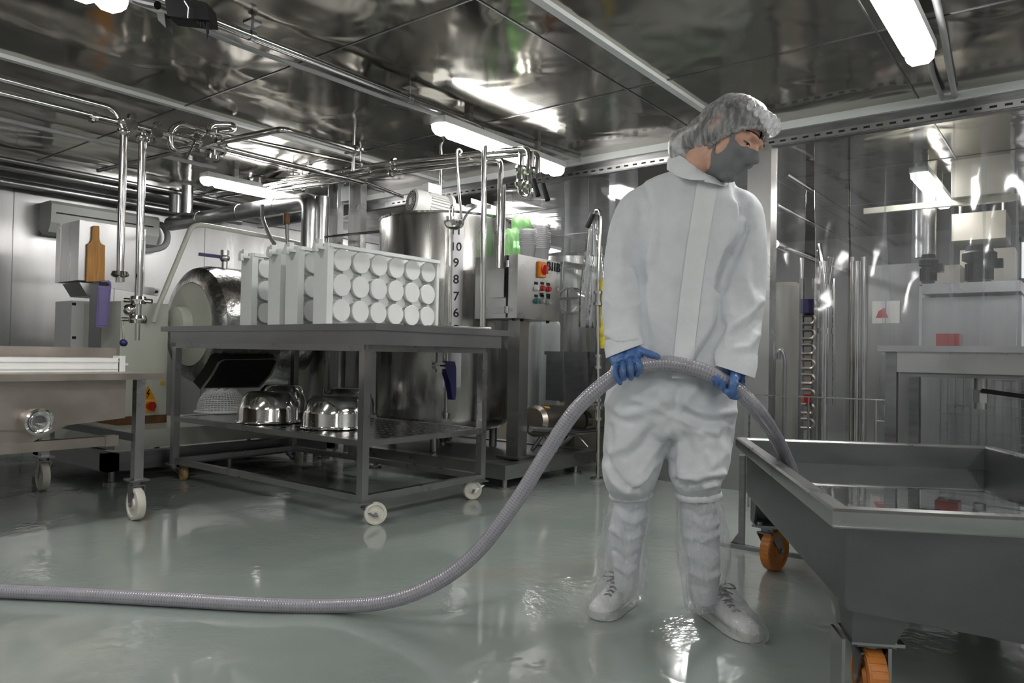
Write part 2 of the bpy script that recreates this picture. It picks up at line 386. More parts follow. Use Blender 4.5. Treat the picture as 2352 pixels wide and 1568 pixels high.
# ================================================================== CEILING LAMPS
def lamp(name, x, y0, y1, z, label):
    t = thing(name, label, 'lamp', (x, (y0+y1)/2, CZ), 'tube lamps on the steel ceiling')
    def trough(w_, za, zb, y0_, y1_):
        k = [(-w_, za), (-w_*.92, (za*.35+zb*.65)), (-w_*.55, zb), (w_*.55, zb), (w_*.92, (za*.35+zb*.65)), (w_, za)]
        return [[V((x+dx*s_, yy, za+(zz-za)*s_)) for dx, zz in k] for yy, s_ in ((y0_, .25), (y0_+.012, .75), (y0_+.04, 1), (y1_-.04, 1), (y1_-.012, .75), (y1_, .25))]
    d = MB().quadloop(trough(.058, z+.01, z-.05, y0+.10, y1-.10)); d.build('diffuser', lampglow, t)
    for e0, e1 in ((y0, y0+.125), (y1-.125, y1)):
        MB().quadloop(trough(.0585, z+.008, z-.0505, e0, e1)).build('end_cover', lampcap, t)
    h = MB().bb(x-.062, y0+.02, z+.01, x+.062, y1-.02, z+.05); h.build('housing', white_e, t, bevel=.012)
    for yy in (y0+.25, (y0+y1)/2, y1-.25):
        MB().bb(x-.066, yy-.012, z-.005, x-.060, yy+.012, z+.035).build('clip', steel, t)
    for yy in (y0+.3, y1-.3): MB().bb(x-.02, yy-.02, z+.05, x+.02, yy+.02, CZ).build('bracket', steel, t)
    return t
lamp('ceiling_lamp', -3.06, .08, 1.36, 2.25, 'tube lamp at the upper left corner with a dim end cover, cut by the frame')
lamp('ceiling_lamp', -3.05, 3.14, 4.47, 2.22, 'bright tube lamp above the motor tank, crossed by the polished bent pipe')
lamp('ceiling_lamp', -5.6, 3.10, 4.4, 2.23, 'tube lamp farthest left, above the silver jacketed pipes and the drum')
lamp('ceiling_lamp', -.585, 2.42, 3.74, 2.24, 'bright tube lamp above right of the person, over the low vat')
lamp('ceiling_lamp', -.95, 5.95, 7.25, 2.22, 'tube lamp seen through the clear strips on the right')
lamp('ceiling_lamp', -3.1, 6.6, 7.9, 2.2, 'small distant tube lamp seen beside the plastic tubs beyond the left strips')
lamp('ceiling_lamp', -5.4, 6.6, 7.9, 2.2, 'tube lamp deep in the far room behind the big tank')
for x, y in ((-.585, -.75), (1.7, 2.4), (1.7, -.75), (-3.06, -2.6)):  # extra lamps out of view, added to fill the near side with light
    lamp('ceiling_lamp', x, y, y+1.3, 2.24, 'unseen tube lamp on the near ceiling, added as fill')
# ================================================================== OVERHEAD PIPES
def clampring(mb, p, d, r, k=.016):
    p, d = V(p), V(d).normalized(); mb.cyl(p-d*k, p-d*k*.2, r*1.55, r*1.75, 14); mb.cyl(p-d*k*.2, p+d*k*.2, r*1.75, r*1.75, 14); mb.cyl(p+d*k*.2, p+d*k, r*1.75, r*1.55, 14)
def pipe(name, label, pts, r, m=None, rad=.06, rings=(), hangers=(), cat='pipe', group='overhead steel pipes', n=12):
    P = bend(pts, rad); mid = V(pts[len(pts)//2])
    t = thing(name, label, cat, mid, group)
    MB().tube(P, r, n).build('tube', m or chrome, t, ang=60)
    for p, d in rings:
        mb = MB(); clampring(mb, p, d, r); mb.build('clamp', chrome, t)
    for p in hangers:
        p = V(p); mb = MB(); mb.cyl(p, V((p.x, p.y, CZ)), .006, n=8); mb.cyl(p-V((0, .012, 0)), p+V((0, .012, 0)), r*1.35, n=14)
        mb.bb(p.x-.03, p.y-.03, CZ-.006, p.x+.03, p.y+.03, CZ); mb.build('hanger', steel, t)
    return t
pipe('pipe', 'long polished pipe running under the ceiling and bending down behind the white mould racks',
     [(-3.02, .1, 2.297), (-3.02, 3.56, 2.297), (-3.02, 3.58, .92)], .0185, rad=.09, hangers=[(-3.02, 1.9, 2.297), (-3.02, 2.9, 2.297)])
pipe('conduit', 'pale grey cable conduit sagging beside the polished pipe towards the bright lamp',
     spline([(-3.20, .0, 2.335), (-3.20, 1.4, 2.335), (-3.22, 1.95, 2.325), (-3.22, 2.4, 2.335), (-3.20, 2.85, 2.33), (-3.16, 3.15, 2.325), (-3.10, 3.8, 2.335), (-3.02, 4.68, 2.335)], 6), .0125, conduit_m, cat='conduit', group='cable conduits')
pipe('conduit', 'grey cable conduit leading to the lamp farthest left', [(-5.56, -.6, 2.325), (-5.56, 3.2, 2.325)], .017, conduit_m, cat='conduit', group='cable conduits')
pipe('conduit', 'grey cable conduit beside the upper right lamp, left one of the pair',
     spline([(-.62, 3.66, 2.335), (-.60, 4.0, 2.335), (-.62, 4.3, 2.335), (-.63, 4.68, 2.33)], 6), .013, conduit_m, cat='conduit', group='cable conduits')
pipe('conduit', 'grey cable conduit running along the upper right lamp, right one of the pair',
     spline([(-.47, 2.3, 2.33), (-.47, 3.1, 2.33), (-.50, 3.7, 2.335), (-.53, 4.1, 2.335), (-.57, 4.68, 2.33)], 6), .015, conduit_m, cat='conduit', group='cable conduits')
HX = -4.3
pipe('pipe', 'long polished pipe over the left trolley, lower one of the pair, carrying the hand valves', [(HX, .4, 2.118), (HX, 3.66, 2.135)], .02, rings=[((HX, 1.75, 2.118), (0, 1, 0)), ((HX, 2.3, 2.12), (0, 1, 0))])
t = pipe('pipe', 'upper polished pipe over the left trolley, bending down into a drop leg with a flange',
     [(HX-.01, .4, 2.196), (HX-.01, 1.86, 2.196), (HX+.02, 1.905, 2.1), (HX+.02, 1.905, 1.27)], .021, rad=.05, rings=[((HX+.02, 1.905, 2.13), (0, 0, 1)), ((HX+.02, 1.905, 2.07), (0, 0, 1))])
b = MB(); b.cyl((HX+.02, 1.905, 1.285), (HX+.02, 1.905, 1.262), .04, .048, 20); b.cyl((HX+.02, 1.905, 1.262), (HX+.02, 1.905, 1.25), .048, .03, 20); b.cyl((HX+.02, 1.905, 1.25), (HX+.02, 1.905, 1.225), .024); b.build('flange', chrome, t)
t = pipe('pipe', 'polished drop pipe ending in a lever valve with a dark ball knob',
     [(HX+.02, 2.01, 2.09), (HX+.02, 2.01, 1.14)], .0215, rings=[((HX+.02, 2.01, 2.06), (0, 0, 1))])
b = MB(); px, py = HX+.02, 2.01
clampring(b, (px, py, 1.13), (0, 0, 1), .026, .022); b.cyl((px, py, 1.14), (px, py, 1.02), .018); clampring(b, (px, py, 1.02), (0, 0, 1), .028, .022)
b.cyl((px, py, 1.0), (px, py, .90), .014, .013); b.cyl((px-.06, py-.05, 1.13), (px+.06, py+.05, 1.125), .013); b.sph((px-.035, py-.03, 1.075), .035)
b.cyl((px-.06, py-.06, 1.02), (px, py, 1.02), .012); b.build('valve', chrome, t)
b = MB(); b.cyl((px-.06, py-.06, 1.02), (px-.055, py-.05, .90), .006, n=8); b.build('lever', chrome, t)
MB().sph((px-.055, py-.05, .885), .022, 14).build('knob', navy, t, label='dark navy ball knob')
# two butterfly valves with their round discs
for (x, y, z, lb) in ((HX+.03, 1.93, 2.115, 'round hand valve on the pipe at the top of the left drop leg'), (HX+.03, 2.075, 2.105, 'round hand valve on the pipe at the top of the right drop leg')):
    t = thing('valve', lb, 'valve', (x, y, z), 'hand valves on the pipe')
    b = MB(); b.cyl((x-.02, y, z), (x+.03, y, z), .034, n=18); b.cyl((x, y-.035, z), (x, y+.035, z), .027); b.build('body', chrome, t)
    for dz in (-.045, .045):
        MB().cyl((x+.01, y, z+dz), (x+.045, y, z+dz), .02, n=14).build('knob', chrome, t)
# manifold with loops
t = thing('valve_manifold', 'steel valve manifold with two bent loop pipes and a hanging lever under the ceiling', 'valve manifold', (HX, 2.4, 2.1))
m0 = Xp(470, 330, HX)
b = MB(); b.cyl(m0-V((0, .05, 0)), m0+V((0, .12, 0)), .038, n=20)
for dy in (-.05, .03, .12): b.cyl(m0+V((0, dy-.008, 0)), m0+V((0, dy+.008, 0)), .05, n=20)
b.cyl(m0+V((0, .05, -.08)), m0+V((0, .05, .10)), .027); b.cyl(m0+V((0, .05, -.085)), m0+V((0, .05, -.065)), .04); b.cyl(m0+V((0, .05, .075)), m0+V((0, .05, .095)), .04); b.cyl(m0+V((.0, -.01, 0)), m0+V((.06, -.01, 0)), .04)
b.build('body', chrome, t)
pts = [Xp(*q, HX) for q in ((470, 300), (412, 283), (390, 300), (393, 348), (440, 338))]
MB().tube(bend(pts, .06), .019, 12).build('loop_pipe', chrome, t, ang=60)
pts = [Xp(480, 318, HX), Xp(481, 285, HX), Xp(535, 286, HX), Xp(538, 297, HX-.12), Xp(405, 312, HX-.14)]
MB().tube(bend(pts, .05), .019, 12).build('loop_pipe', chrome, t, ang=60)
b = MB(); p = Xp(460, 318, HX+.06); q = Xp(447, 325, HX+.08); b.tube(bend([p, q, Xp(427, 366, HX+.09)], .02), .008, 8); b.build('lever', chrome, t)
pts = [Xp(225, 392, -5.45), Xp(430, 343, HX-.05), Xp(455, 338, HX)]
pipe('pipe', 'thin dark pipe running back to the left wall from the valve manifold', pts, .013, steel)
pts = [Xp(500, 327, HX), Zp(650, 297, 2.1), Zp(650, 297, 2.1)+V((0, .52, .0))]
t = pipe('pipe', 'pipe from the manifold turning in an elbow to an open end below the ceiling', pts, .02, rad=.05, rings=[(pts[2], (0, 1, 0)), (pts[0].lerp(pts[1], .05), pts[1]-pts[0])])
a, c = Xp(480, 303, HX+.02), Xp(832, 378, HX+.02)
pipe('pipe', 'polished pipe between the manifold and the vertical hanger, upper of two', [a, c], .016, hangers=[c-V((0, .02, 0))])
pipe('pipe', 'long thin pipe from the ceiling pipes down past the steel frame posts to the motor', [Xp(650, 372, HX-.2), Xp(830, 415, HX-.2), Xp(925, 452, HX-.2)], .014)
# rack of pipes running across, above the big tank
for i, (q, lb, m_) in enumerate(((((440, 452), (905, 372), (1215, 340)), 'upper pipe of the bundle crossing above the big tank', chrome), (((600, 432), (905, 384), (1235, 350)), 'second pipe of the bundle crossing above the big tank', chrome),
        (((500, 455), (900, 398), (1150, 366)), 'third pipe of the bundle crossing above the big tank, turning down beside the control box', chrome))):
    Y_ = 3.62+.05*i
    P = [Yp(*c, Y_) for c in q]
    if i < 2:
        e = P[-1]; P = P + [e + V((0, 0, -.13))]
    else:
        e = P[-1]; P = P + [V((e.x, e.y, 1.42))]
    t = pipe('pipe', lb, P, .017, rad=.05, rings=[(P[1], P[1]-P[0])])
    if i == 2: MB().prism([e+V((-.04, .03, -.16)), e+V((.02, .03, -.16)), e+V((.02, .03, -.9)), e+V((-.10, .03, -.9))], (0, .006, 0)).build('back_plate', steel, t)
# lower bundle left, clamped on a slotted bar
for i, (a, c, lb) in enumerate((((590, 418), (835, 384), 'thin pipe of the left bundle with a bent open loop at its end'), ((440, 448), (830, 398), 'thin pipe of the left bundle nearest the lamp'), ((610, 442), (840, 408), 'lowest thin pipe of the left bundle'))):
    P = [Yp(*a, 3.75), Yp(*c, 3.75)]
    if i == 0: P = [Yp(615, 428, 3.75), Yp(596, 425, 3.75), Yp(596, 408, 3.75), Yp(640, 412, 3.75)] + [P[1]]
    pipe('pipe', lb, P, .014, steel, rad=.03, rings=[(P[-2].lerp(P[-1], f), P[-1]-P[-2]) for f in (.4, .6, .8)], hangers=[P[-2].lerp(P[-1], .3)], group='left pipe bundle')
# U bend with two lever cocks
u0, u1 = Yp(1197, 352, 3.66), Yp(1222, 356, 3.66)
t = thing('valve', 'U-shaped pipe bend with two levers in black grips hanging before the curtain header', 'valve', u0, None)
b = MB(); b.tube(bend([u0+V((0, 0, .02)), u0+V((.0, 0, -.27)), u1+V((0, 0, -.27)), u1+V((0, 0, .02))], .045), .018, 12); b.build('u_bend', chrome, t, ang=60)
for p_ in (u0, u1):
    b = MB(); clampring(b, p_+V((0, 0, -.10)), (0, 0, 1), .022, .02); b.cyl(p_+V((0, 0, -.13)), p_+V((0, 0, -.17)), .028); clampring(b, p_+V((0, 0, -.19)), (0, 0, 1), .022, .02); b.build('valve_body', chrome, t)
for a, c, e in (((1222, 395), (1225, 412), (1236, 450)), ((1243, 395), (1247, 422), (1258, 460))):
    a, c, e = [Yp(*q, 3.6) for q in (a, c, e)]
    MB().cyl(a, c, .006, n=8).build('lever', chrome, t); MB().cyl(c, e, .014, .016, 12).build('grip', black, t)
# pipes along the left wall
for x, z, q, r_, m_ in ((-6.62, 2.30, 'outer', .02, steel), (-6.9, 2.30, 'middle', .03, steel), (-7.12, 2.22, 'wall-side', .035, jacket)):
    pipe('pipe', 'pipe under the ceiling along the left wall, %s one of three' % q, [(x, -1.2, z), (x, 4.4, z)], r_, m_, group='pipes along the left wall')
# silver jacketed big pipes
a, c = Yp(392, 514, 3.62), Yp(713, 460, 3.62)
t = thing('insulated_pipe', 'thick silver jacketed pipe running back and turning down behind the white mould racks', 'pipe', c, 'silver jacketed pipes')
b = MB(); b.tube(bend([a, c, c+V((.0, 0, -.6))], .09, 6), .068, 20); b.build('jacket', jacket, t, ang=50)
for f in (.25, .55, .8):
    b = MB(); p = a.lerp(c, f); d = (c-a).normalized(); b.cyl(p-d*.012, p+d*.012, .0705, n=20); b.build('band', steel, t)
c2 = Yp(741, 452, 3.7); t = tag(MB().tube([c2+V((0, 0, .0)), c2+V((0, 0, -.55))], .055, 20).build('insulated_pipe', jacket), 'second silver jacketed upright pipe, just right of the thick bent one', 'pipe', 'silver jacketed pipes')
for px, r_, lb in ((403, .055, 'left silver jacketed upright stub above the far end of the thick pipe'), (430, .05, 'right silver jacketed upright stub above the far end of the thick pipe')):
    p = Yp(px, 455, 3.45); tag(MB().cyl((p.x, p.y, p.z-.14), (p.x, p.y, CZ-.02), r_, n=20).build('insulated_pipe', jacket), lb, 'pipe', 'silver jacketed pipes')
# steel frame posts and hangers
for px, py0, py1, w_, lb in ((771, 420, 565, .035, 'narrow steel frame post behind the racks, left one'), (822, 412, 560, .045, 'steel frame post with a grey junction box near its top')):
    p, q = Yp(px, py0, 3.9), Yp(px, py1, 3.9)
    t = thing('steel_post', lb, 'post', (p.x, p.y, q.z), 'steel frame posts')
    MB().bb(p.x-w_, p.y, .05, p.x+w_, p.y+.06, p.z+.03).build('channel', steel, t); MB().bb(p.x-w_, p.y-.05, .05, p.x-w_+.006, p.y, p.z+.03).build('flange', steel, t)
    if w_ > .04: MB().bb(p.x-.16, p.y-.04, p.z-.17, p.x-w_, p.y+.02, p.z-.05).build('junction_box', greypl, t, bevel=.008)
for px, y, z0, lb in ((812, 3.3, 2.10, 'thin ceiling rod left of the bright lamp'), (1013, 4.1, 1.9, 'thin ceiling rod above the gear motor')):
    p = Yp(px, 380, y); tag(MB().cyl((p.x, y, z0), (p.x, y, CZ), .011, n=8).bb(p.x-.09, y-.008, z0+.13, p.x+.09, y+.008, z0+.145).build('hanger_rod', steel), lb, 'rod', 'ceiling hanger rods')
b = MB().tube([Yp(732, 545, 3.68), Yp(895, 529, 3.80)], .010, 8); tag(b.build('pipe', chrome), 'thin level pipe from the silver jacketed pipe to the big tank', 'pipe')
t = tag(MB().tube(bend([Yp(602, 470, 3.5), Yp(603, 505, 3.5), Yp(618, 540, 3.5), Yp(630, 560, 3.5)], .05), .017, 10).build('pipe', steel), 'short bent steel pipe hanging behind the guard bar', 'pipe')
b = MB().tube([Yp(658, 495, 3.5), Yp(660, 560, 3.5)], .014, 10); t = tag(b.build('pipe', steel), 'short upright pipe with a rusty coupling under the thick silver pipe', 'pipe')
p = Yp(658, 498, 3.5); MB().cyl(p+V((0, 0, -.06)), p+V((0, 0, .03)), .026, n=12).build('coupling', rust, t, label='rusty brown coupling')

# black ragged shroud at the top left
t = thing('brush_shroud', 'black ragged-edged shroud with a metal end block hanging at the top left', 'shroud', Dp(420, 40, 2.75))
D0 = 2.75
b = MB().prism([Dp(376, -20, D0), Dp(474, 6, D0), Dp(480, 46, D0), Dp(440, 42, D0), Dp(384, 36, D0)], CF*.09); b.build('cover', black, t)
b = MB()
for i in range(34):
    f = i/33; x = 386+92*f; y0 = 34+9*f; l = 5+5*random.random()+ (16*random.random() if f > .72 else 0)+ (22 if f > .95 else 0)
    b.tube([Dp(x, y0, D0+.02), Dp(x+random.uniform(-1, 1), y0+l, D0+.02)], [.006, .003], 6)
b.build('bristles', black, t)['kind'] = 'stuff'
b = MB().prism([Dp(360, 26, D0), Dp(377, 28, D0), Dp(381, 64, D0), Dp(363, 46, D0)], CF*.06); b.build('end_block', steel, t, bevel=.004)
MB().tube([Dp(424, 2, D0-.01), Dp(434, 18, D0-.01), Dp(432, 42, D0-.01)], .003, 6).build('wire', steel, t)
MB().tube(spline([Dp(310, -2, D0+.1), Dp(335, 6, D0+.08), Dp(362, 12, D0+.05)], 6), .016, 10).build('cable', black, t)

# ================================================================== LEFT WALL
a = Xp(118, 460, -7.05); c = Xp(365, 540, -7.05)
t = thing('air_conditioner', 'long grey-white air conditioner unit on the left steel wall', 'air conditioner', (-7.3, (a.y+c.y)/2, 1.9))
z0, z1 = 1.83, 2.12
prof = [(-7.3, z0+.05), (-7.22, z0), (-7.10, z0+.02), (-7.05, z0+.10), (-7.04, z1-.03), (-7.07, z1), (-7.3, z1)]
MB().prism([V((x, a.y, z)) for x, z in prof], (0, c.y-a.y, 0)).build('housing', mat('ac_plastic', (.50, .52, .49), .45, 0, .03, 5), t, ang=25)
MB().bb(-7.045, a.y+.04, (z0+z1)/2+.035, -7.035, c.y-.06, (z0+z1)/2+.045).build('slot', blackgap, t)
MB().bb(-7.09, a.y+.45, z0+.012, -7.06, c.y-.12, z0+.03).build('louvre', greypl, t)
pts = [(-7.2, c.y, 2.0), (-7.22, c.y+.10, 2.08), (-7.2, c.y+.16, 1.98), (-7.2, c.y+.12, 1.86), (-7.22, c.y-.05, 1.80)]
tag(MB().tube(spline(pts, 6), .03, 10).build('refrigerant_hose', greypl), 'dark grey lagged hose curling from the right end of the air conditioner', 'hose')

# ================================================================== TUMBLER MACHINE
t = thing('tumbler_machine', 'cream and steel tumbler machine with a dimpled drum, behind the work table', 'machine', (-5.0, 2.6, 0))
MACH = t
dimple = mat('dimpled_drum_steel', (.40, .40, .395), .26, 1, .25, 24, .5, 26)
dc = V((-5.36, 2.905, 1.042))
b = MB(); b.lathe([(.32, .0), (.385, .01), (.435, .05), (.455, .12), (.455, .80), (.42, .88), (.2, .9), (.0, .9)], dc, (0, 1, 0), 56); b.build('drum', dimple, t)
b = MB(); b.lathe([(.0, -.14), (.10, -.14), (.13, -.12), (.14, -.05), (.22, -.03), (.25, -.02), (.29, -.015), (.315, -.005), (.315, .012), (.27, .02)], dc, (0, 1, 0), 48); b.build('hub', cream, t)
b = MB(); b.bb(-5.95, 2.395, .34, -5.35, 2.735, 1.185); b.build('cabinet', cream, t, bevel=.012)
MB().bb(-5.95, 2.39, .30, -5.345, 2.74, .37).build('cabinet_base', rust, t)
b = MB(); y0, y1 = 2.08, 3.85
b.bb(-4.88, y0, .08, -4.79, y1, .19); b.bb(-5.95, y0, .08, -5.86, y1, .19); b.bb(-5.95, y0, .08, -4.79, y0+.08, .19); b.bb(-5.95, y1-.08, .08, -4.79, y1, .19); b.build('skid_frame', steel_d, t, bevel=.004)
MB().bb(-5.9, 2.2, .19, -4.95, 3.8, .31).build('bed', cream, t, bevel=.01)
for x in (-4.84, -5.90):
    for y in (2.14, 2.95, 3.78):
        b = MB(); b.cyl((x, y, .0), (x, y, .012), .05, n=16); b.cyl((x, y, .012), (x, y, .10), .02, n=12); b.build('foot', steel_d, t)
# warning sign, isolator switch
p = Xp(340, 903, -5.346)
tri = lambda s_, x: [V((x, p.y-.055*s_, p.z-.045*s_)), V((x, p.y+.055*s_, p.z-.045*s_)), V((x, p.y, p.z+.055*s_))]
w1 = MB().prism(tri(1.0, -5.349), (.003, 0, 0)).build('warning_sign', mat('warning_amber', (.80, .36, .01), .5), t, label='amber triangle with a black lightning bolt')
zz = lambda dy, dz: V((-5.346, p.y+dy, p.z+dz))
b = MB().prism([zz(.006, .03), zz(-.014, -.004), zz(.0, -.004), zz(-.006, -.035), zz(.014, .004), zz(.0, .004), zz(.012, .03)], (.003, 0, 0)); b.build('bolt_symbol', black, w1)
q = Xp(341, 932, -5.346)
sw = MB().bb(-5.35, q.y-.05, q.z-.042, -5.335, q.y+.045, q.z+.04).build('isolator_switch', yellow, t, bevel=.004, label='yellow plate with a red rotary knob')
b = MB(); b.cyl((-5.34, q.y+.008, q.z), (-5.305, q.y+.008, q.z), .032, .03, 20); b.bb(-5.31, q.y-.002, q.z-.032, -5.285, q.y+.018, q.z+.032); b.build('knob', redp, sw)
q = Xp(373, 880, -5.346); MB().bb(-5.35, q.y-.014, q.z-.012, -5.344, q.y+.014, q.z+.012).build('sticker', yellow, t)
# guard bar
P = [Xp(*q_, -5.3) for q_ in ((352, 740), (365, 700), (440, 519), (465, 516), (640, 548), (700, 562))]
MB().tube(bend(P, .07), .018, 12).build('guard_bar', cream, t, ang=60)
# discharge chute
P = [Xp(*q, -4.93) for q in ((460, 894), (485, 860), (500, 832), (512, 825), (632, 823), (640, 828), (622, 862), (596, 890))]
cen = sum(P, V((0, 0, 0)))/len(P)
Q = [cen+(p_-cen)*.93 for p_ in P]
b = MB(); b.prism(P, (-.10, 0, .05)); b.build('chute', blackgap, t)
b = MB(); k = len(P)
vs = [[p_+V((.006, 0, 0)) for p_ in P], [q_+V((.006, 0, 0)) for q_ in Q], [q_+V((-.02, 0, 0)) for q_ in Q], [p_+V((-.02, 0, 0)) for p_ in P]]
b.quadloop(vs, cap=False, closed=True); b.build('chute_rim', mat('chute_rim_cream', (.33, .31, .24), .45), t)
# drum valve with navy lever
q = Xp(515, 640, -5.3); vb = MB(); vb.cyl((q.x, q.y, 1.44), (q.x, q.y, 1.54), .023, n=14); vb.sph((q.x, q.y, 1.57), .038, 14); vb.cyl((q.x, q.y, 1.58), (q.x, q.y, 1.63), .032, n=14)
vb = vb.build('ball_valve', steel, t)
MB().obox((q.x-.0, q.y-.11, 1.575), (.012, 0, 0), (0, .10, .0), (0, 0, .012)).build('lever', navy, vb, bevel=.005)
# white electrical box, grey column
MB().bb(-5.95, 2.28, .62, -5.62, 2.62, 1.22) if 0 else None
a, c = Xp(165, 690, -6.0), Xp(232, 800, -6.0)
eb = MB().bb(-6.3, a.y, .25, -6.0, c.y+.0, a.z).build('electrical_box', white_e, t, bevel=.006)
for py in (698, 775):
    for px in (170, 222):
        h = Xp(px, py, -5.995); MB().bb(-6.005, h.y-.012, h.z-.01, -5.99, h.y+.012, h.z+.01).build('latch', black, eb)
a, c = Xp(240, 645, -5.65), Xp(290, 800, -5.65)
MB().bb(-5.85, a.y, .19, -5.65, min(c.y, 2.39), a.z).build('column', mat('grey_machine_paint', (.22, .225, .24), .4), t, bevel=.006)
a, c = Xp(182, 648, -5.82), Xp(240, 682, -5.82)
MB().prism([V((-5.82, a.y, a.z)), V((-5.82, c.y, a.z)), V((-5.82, c.y, c.z)), V((-5.82, a.y+.06, c.z))], (-.3, 0, 0)).build('box_bracket', steel, t)
# steel control box above
a, c = Xp(183, 505, -5.8), Xp(332, 650, -5.8)
t = thing('control_box', 'plain steel control box mounted over the electrical box at the left', 'control box', (-5.9, (a.y+c.y)/2, c.z))
MB().bb(-6.12, a.y, c.z-.02, -5.8, c.y, a.z).build('housing', wall_m, t, bevel=.006)
MB().bb(-6.20, a.y-.004, c.z-.022, -6.122, c.y+.004, a.z+.002).build('back_cover', steel, t, bevel=.004)
# boards
def outline(q, x, dx): return [Xp(px/3.92, 430+py/3.92, x) for px, py in q]
q = ((835, 352), (845, 346), (888, 347), (896, 354), (896, 460), (902, 490), (918, 512), (947, 522), (943, 846), (778, 848), (790, 508), (812, 500), (826, 480), (832, 455))
tag(MB().prism(outline(q, -5.778, 0), (-.018, 0, 0)).build('cutting_board', wood, bevel=.003), 'orange-brown wooden paddle board with a handle, propped on the steel control box', 'cutting board')
q = ((900, 850), (915, 838), (985, 840), (1002, 855), (1003, 905), (972, 1250), (962, 1264), (872, 1258), (862, 1245), (885, 880))
o = outline(q, -5.39, 0)
t = tag(MB().prism(o, (-.016, 0, 0)).build('cutting_board', purple, bevel=.003), 'purple plastic cutting board hanging from the grey bar', 'cutting board')
h = Xp(935/3.92, 430+868/3.92, -5.388); MB().obox(h, (.004, 0, 0), (0, .03, 0), (0, 0, .012)).build('handle_hole', blackgap, t)
o = outline([(p_[0], p_[1]) for p_ in ((893, 905), (990, 908), (962, 1246), (876, 1240))], -5.388, 0); 
c0 = sum(o, V((0, 0, 0)))/4; b = MB(); vs = [o, [c0+(p_-c0)*.95 for p_ in o]]; b.quadloop([[p_+V((.001, 0, 0)) for p_ in vs[0]], [p_+V((.003, 0, 0)) for p_ in vs[0]], [p_+V((.003, 0, 0)) for p_ in vs[1]], [p_+V((.001, 0, 0)) for p_ in vs[1]]], cap=False, closed=True); b.build('raised_edge', purple, t)
a, c = Xp(255, 648, -5.41), Xp(367, 672, -5.41)
t = tag(MB().prism([Xp(250, 642, -5.41), Xp(368, 664, -5.41), Xp(363, 680, -5.41), Xp(250, 660, -5.41)], (-.02, 0, 0)).build('hanger_bar', steel), 'grey steel bar with a hole in its end, carrying the purple board', 'bar')
q = Xp(360, 670, -5.405); MB().cyl(q, q+V((.004, 0, 0)), .01, n=12).build('hole', blackgap, t)
MB().cyl(Xp(256, 652, -5.41), Xp(256, 652, -5.36), .006, n=8).build('peg', steel, t)
# ================================================================== LEFT TROLLEY
def caster(parent, x, y, zt, r, wheelm, axis=(1, 0, 0), w_=.034, fork=steel_d, tread=False, off=(0, 0)):
    """plate at height zt, fork and a wheel of radius r standing on the floor"""
    ax = V(axis).normalized(); fw = V((-ax.y, ax.x, 0)); c = V((x+off[0], y+off[1], r))
    b = MB(); b.obox((x, y, zt-.004), ax*.045, fw*.05, (0, 0, .004)); b.cyl((x, y, zt-.03), (x, y, zt-.006), .028, n=16)
    for s_ in (-1, 1):
        o = c + ax*(w_*.5+.006)*s_; top = V((x, y, zt-.03)) + ax*(w_*.5+.006)*s_
        b.prism([o+fw*.012-V((0, 0, .012)), o-fw*.012-V((0, 0, .012)), top-fw*.035, top+fw*.035], ax*.004*s_)
    b.obox((x, y, zt-.03), ax*(w_*.5+.008), fw*.035, (0, 0, .003))
    cs = b.build('caster_fork', fork, parent)
    k = w_*.5
    prof = [(.008, -k*1.05), (r*.35, -k*1.05), (r*.38, -k*.7), (r*.72, -k*.7), (r*.78, -k), (r*.96, -k*.95), (r, -k*.7), (r, k*.7), (r*.96, k*.95), (r*.78, k), (r*.72, k*.7), (r*.38, k*.7), (r*.35, k*1.05), (.008, k*1.05)]
    MB().lathe(prof, c, ax, 36).build('wheel', wheelm, parent)
    if tread:
        b = MB(); x1, y1, d = frame_of(ax)
        for i in range(30):
            a_ = 2*pi*i/30; q = x1*cos(a_)+y1*sin(a_); tq = d.cross(q); b.obox(c+q*(r-.0015), q*.003, tq*.0055, d*k*.8)
        b.build('tread', wheelm, parent)
    MB().cyl(c-ax*(k+.012), c+ax*(k+.012), .009, n=12).build('axle', steel, parent)
    return cs
t = thing('vat_trolley', 'steel vat trolley at the left edge with a round outlet and white wheels', 'trolley', (-4.3, .8, 0))
xr, ye = -3.60, 1.83
b = MB(); b.bb(-5.05, -1.2, .705, xr, ye, .735); b.build('rim', inox_dirty, t, bevel=.008)
b = MB()
b.prism([V((-3.70, 1.69, .71)), V((-3.70, 1.69, .515)), V((-3.70, 1.30, .485)), V((-3.70, -1.0, .56)), V((-3.70, -1.0, .71))], (-1.2, 0, 0)); b.build('basin', inox_dirty, t, bevel=.01)
b = MB(); b.prism([V((-3.72, 1.5, .52)), V((-3.72, 1.3, .43)), V((-3.72, .9, .43)), V((-3.72, .4, .55))], (-1.1, 0, 0)); b.build('hopper_bottom', inox_dirty, t)
o = Xp(88, 968, -3.66)
b = MB(); b.lathe([(.030, -.10), (.055, -.10), (.055, .0), (.060, .004), (.060, .018), (.050, .022), (.046, .018), (.046, .008), (.036, .006), (.034, .012), (.028, .012), (.028, -.05)], o, (1, 0, 0), 36); b.build('outlet', chrome, t)
MB().cyl(o+V((-.03, 0, 0)), o+V((-.026, 0, 0)), .03, n=24).build('outlet_plug', steel_d, t)
for x, y in ((-3.755, 1.78), (-4.92, 1.78)):
    MB().bb(x-.022, y-.022, .20, x+.022, y+.022, .71).build('leg', steel, t, bevel=.003)
    caster(t, x, y, .20, .081, cast_w, (.08, 1, 0), .042, off=(.02, -.01))
b = MB(); b.bb(-3.745, -1.0, .385, -3.70, 1.62, .43); b.bb(-3.75, 1.60, .382, -3.695, 1.66, .432); b.build('lower_rail', inox_dirty, t, bevel=.003)
MB().bb(-4.92, 1.755, .39, -3.75, 1.795, .43).build('cross_rail', steel_d, t, bevel=.003)
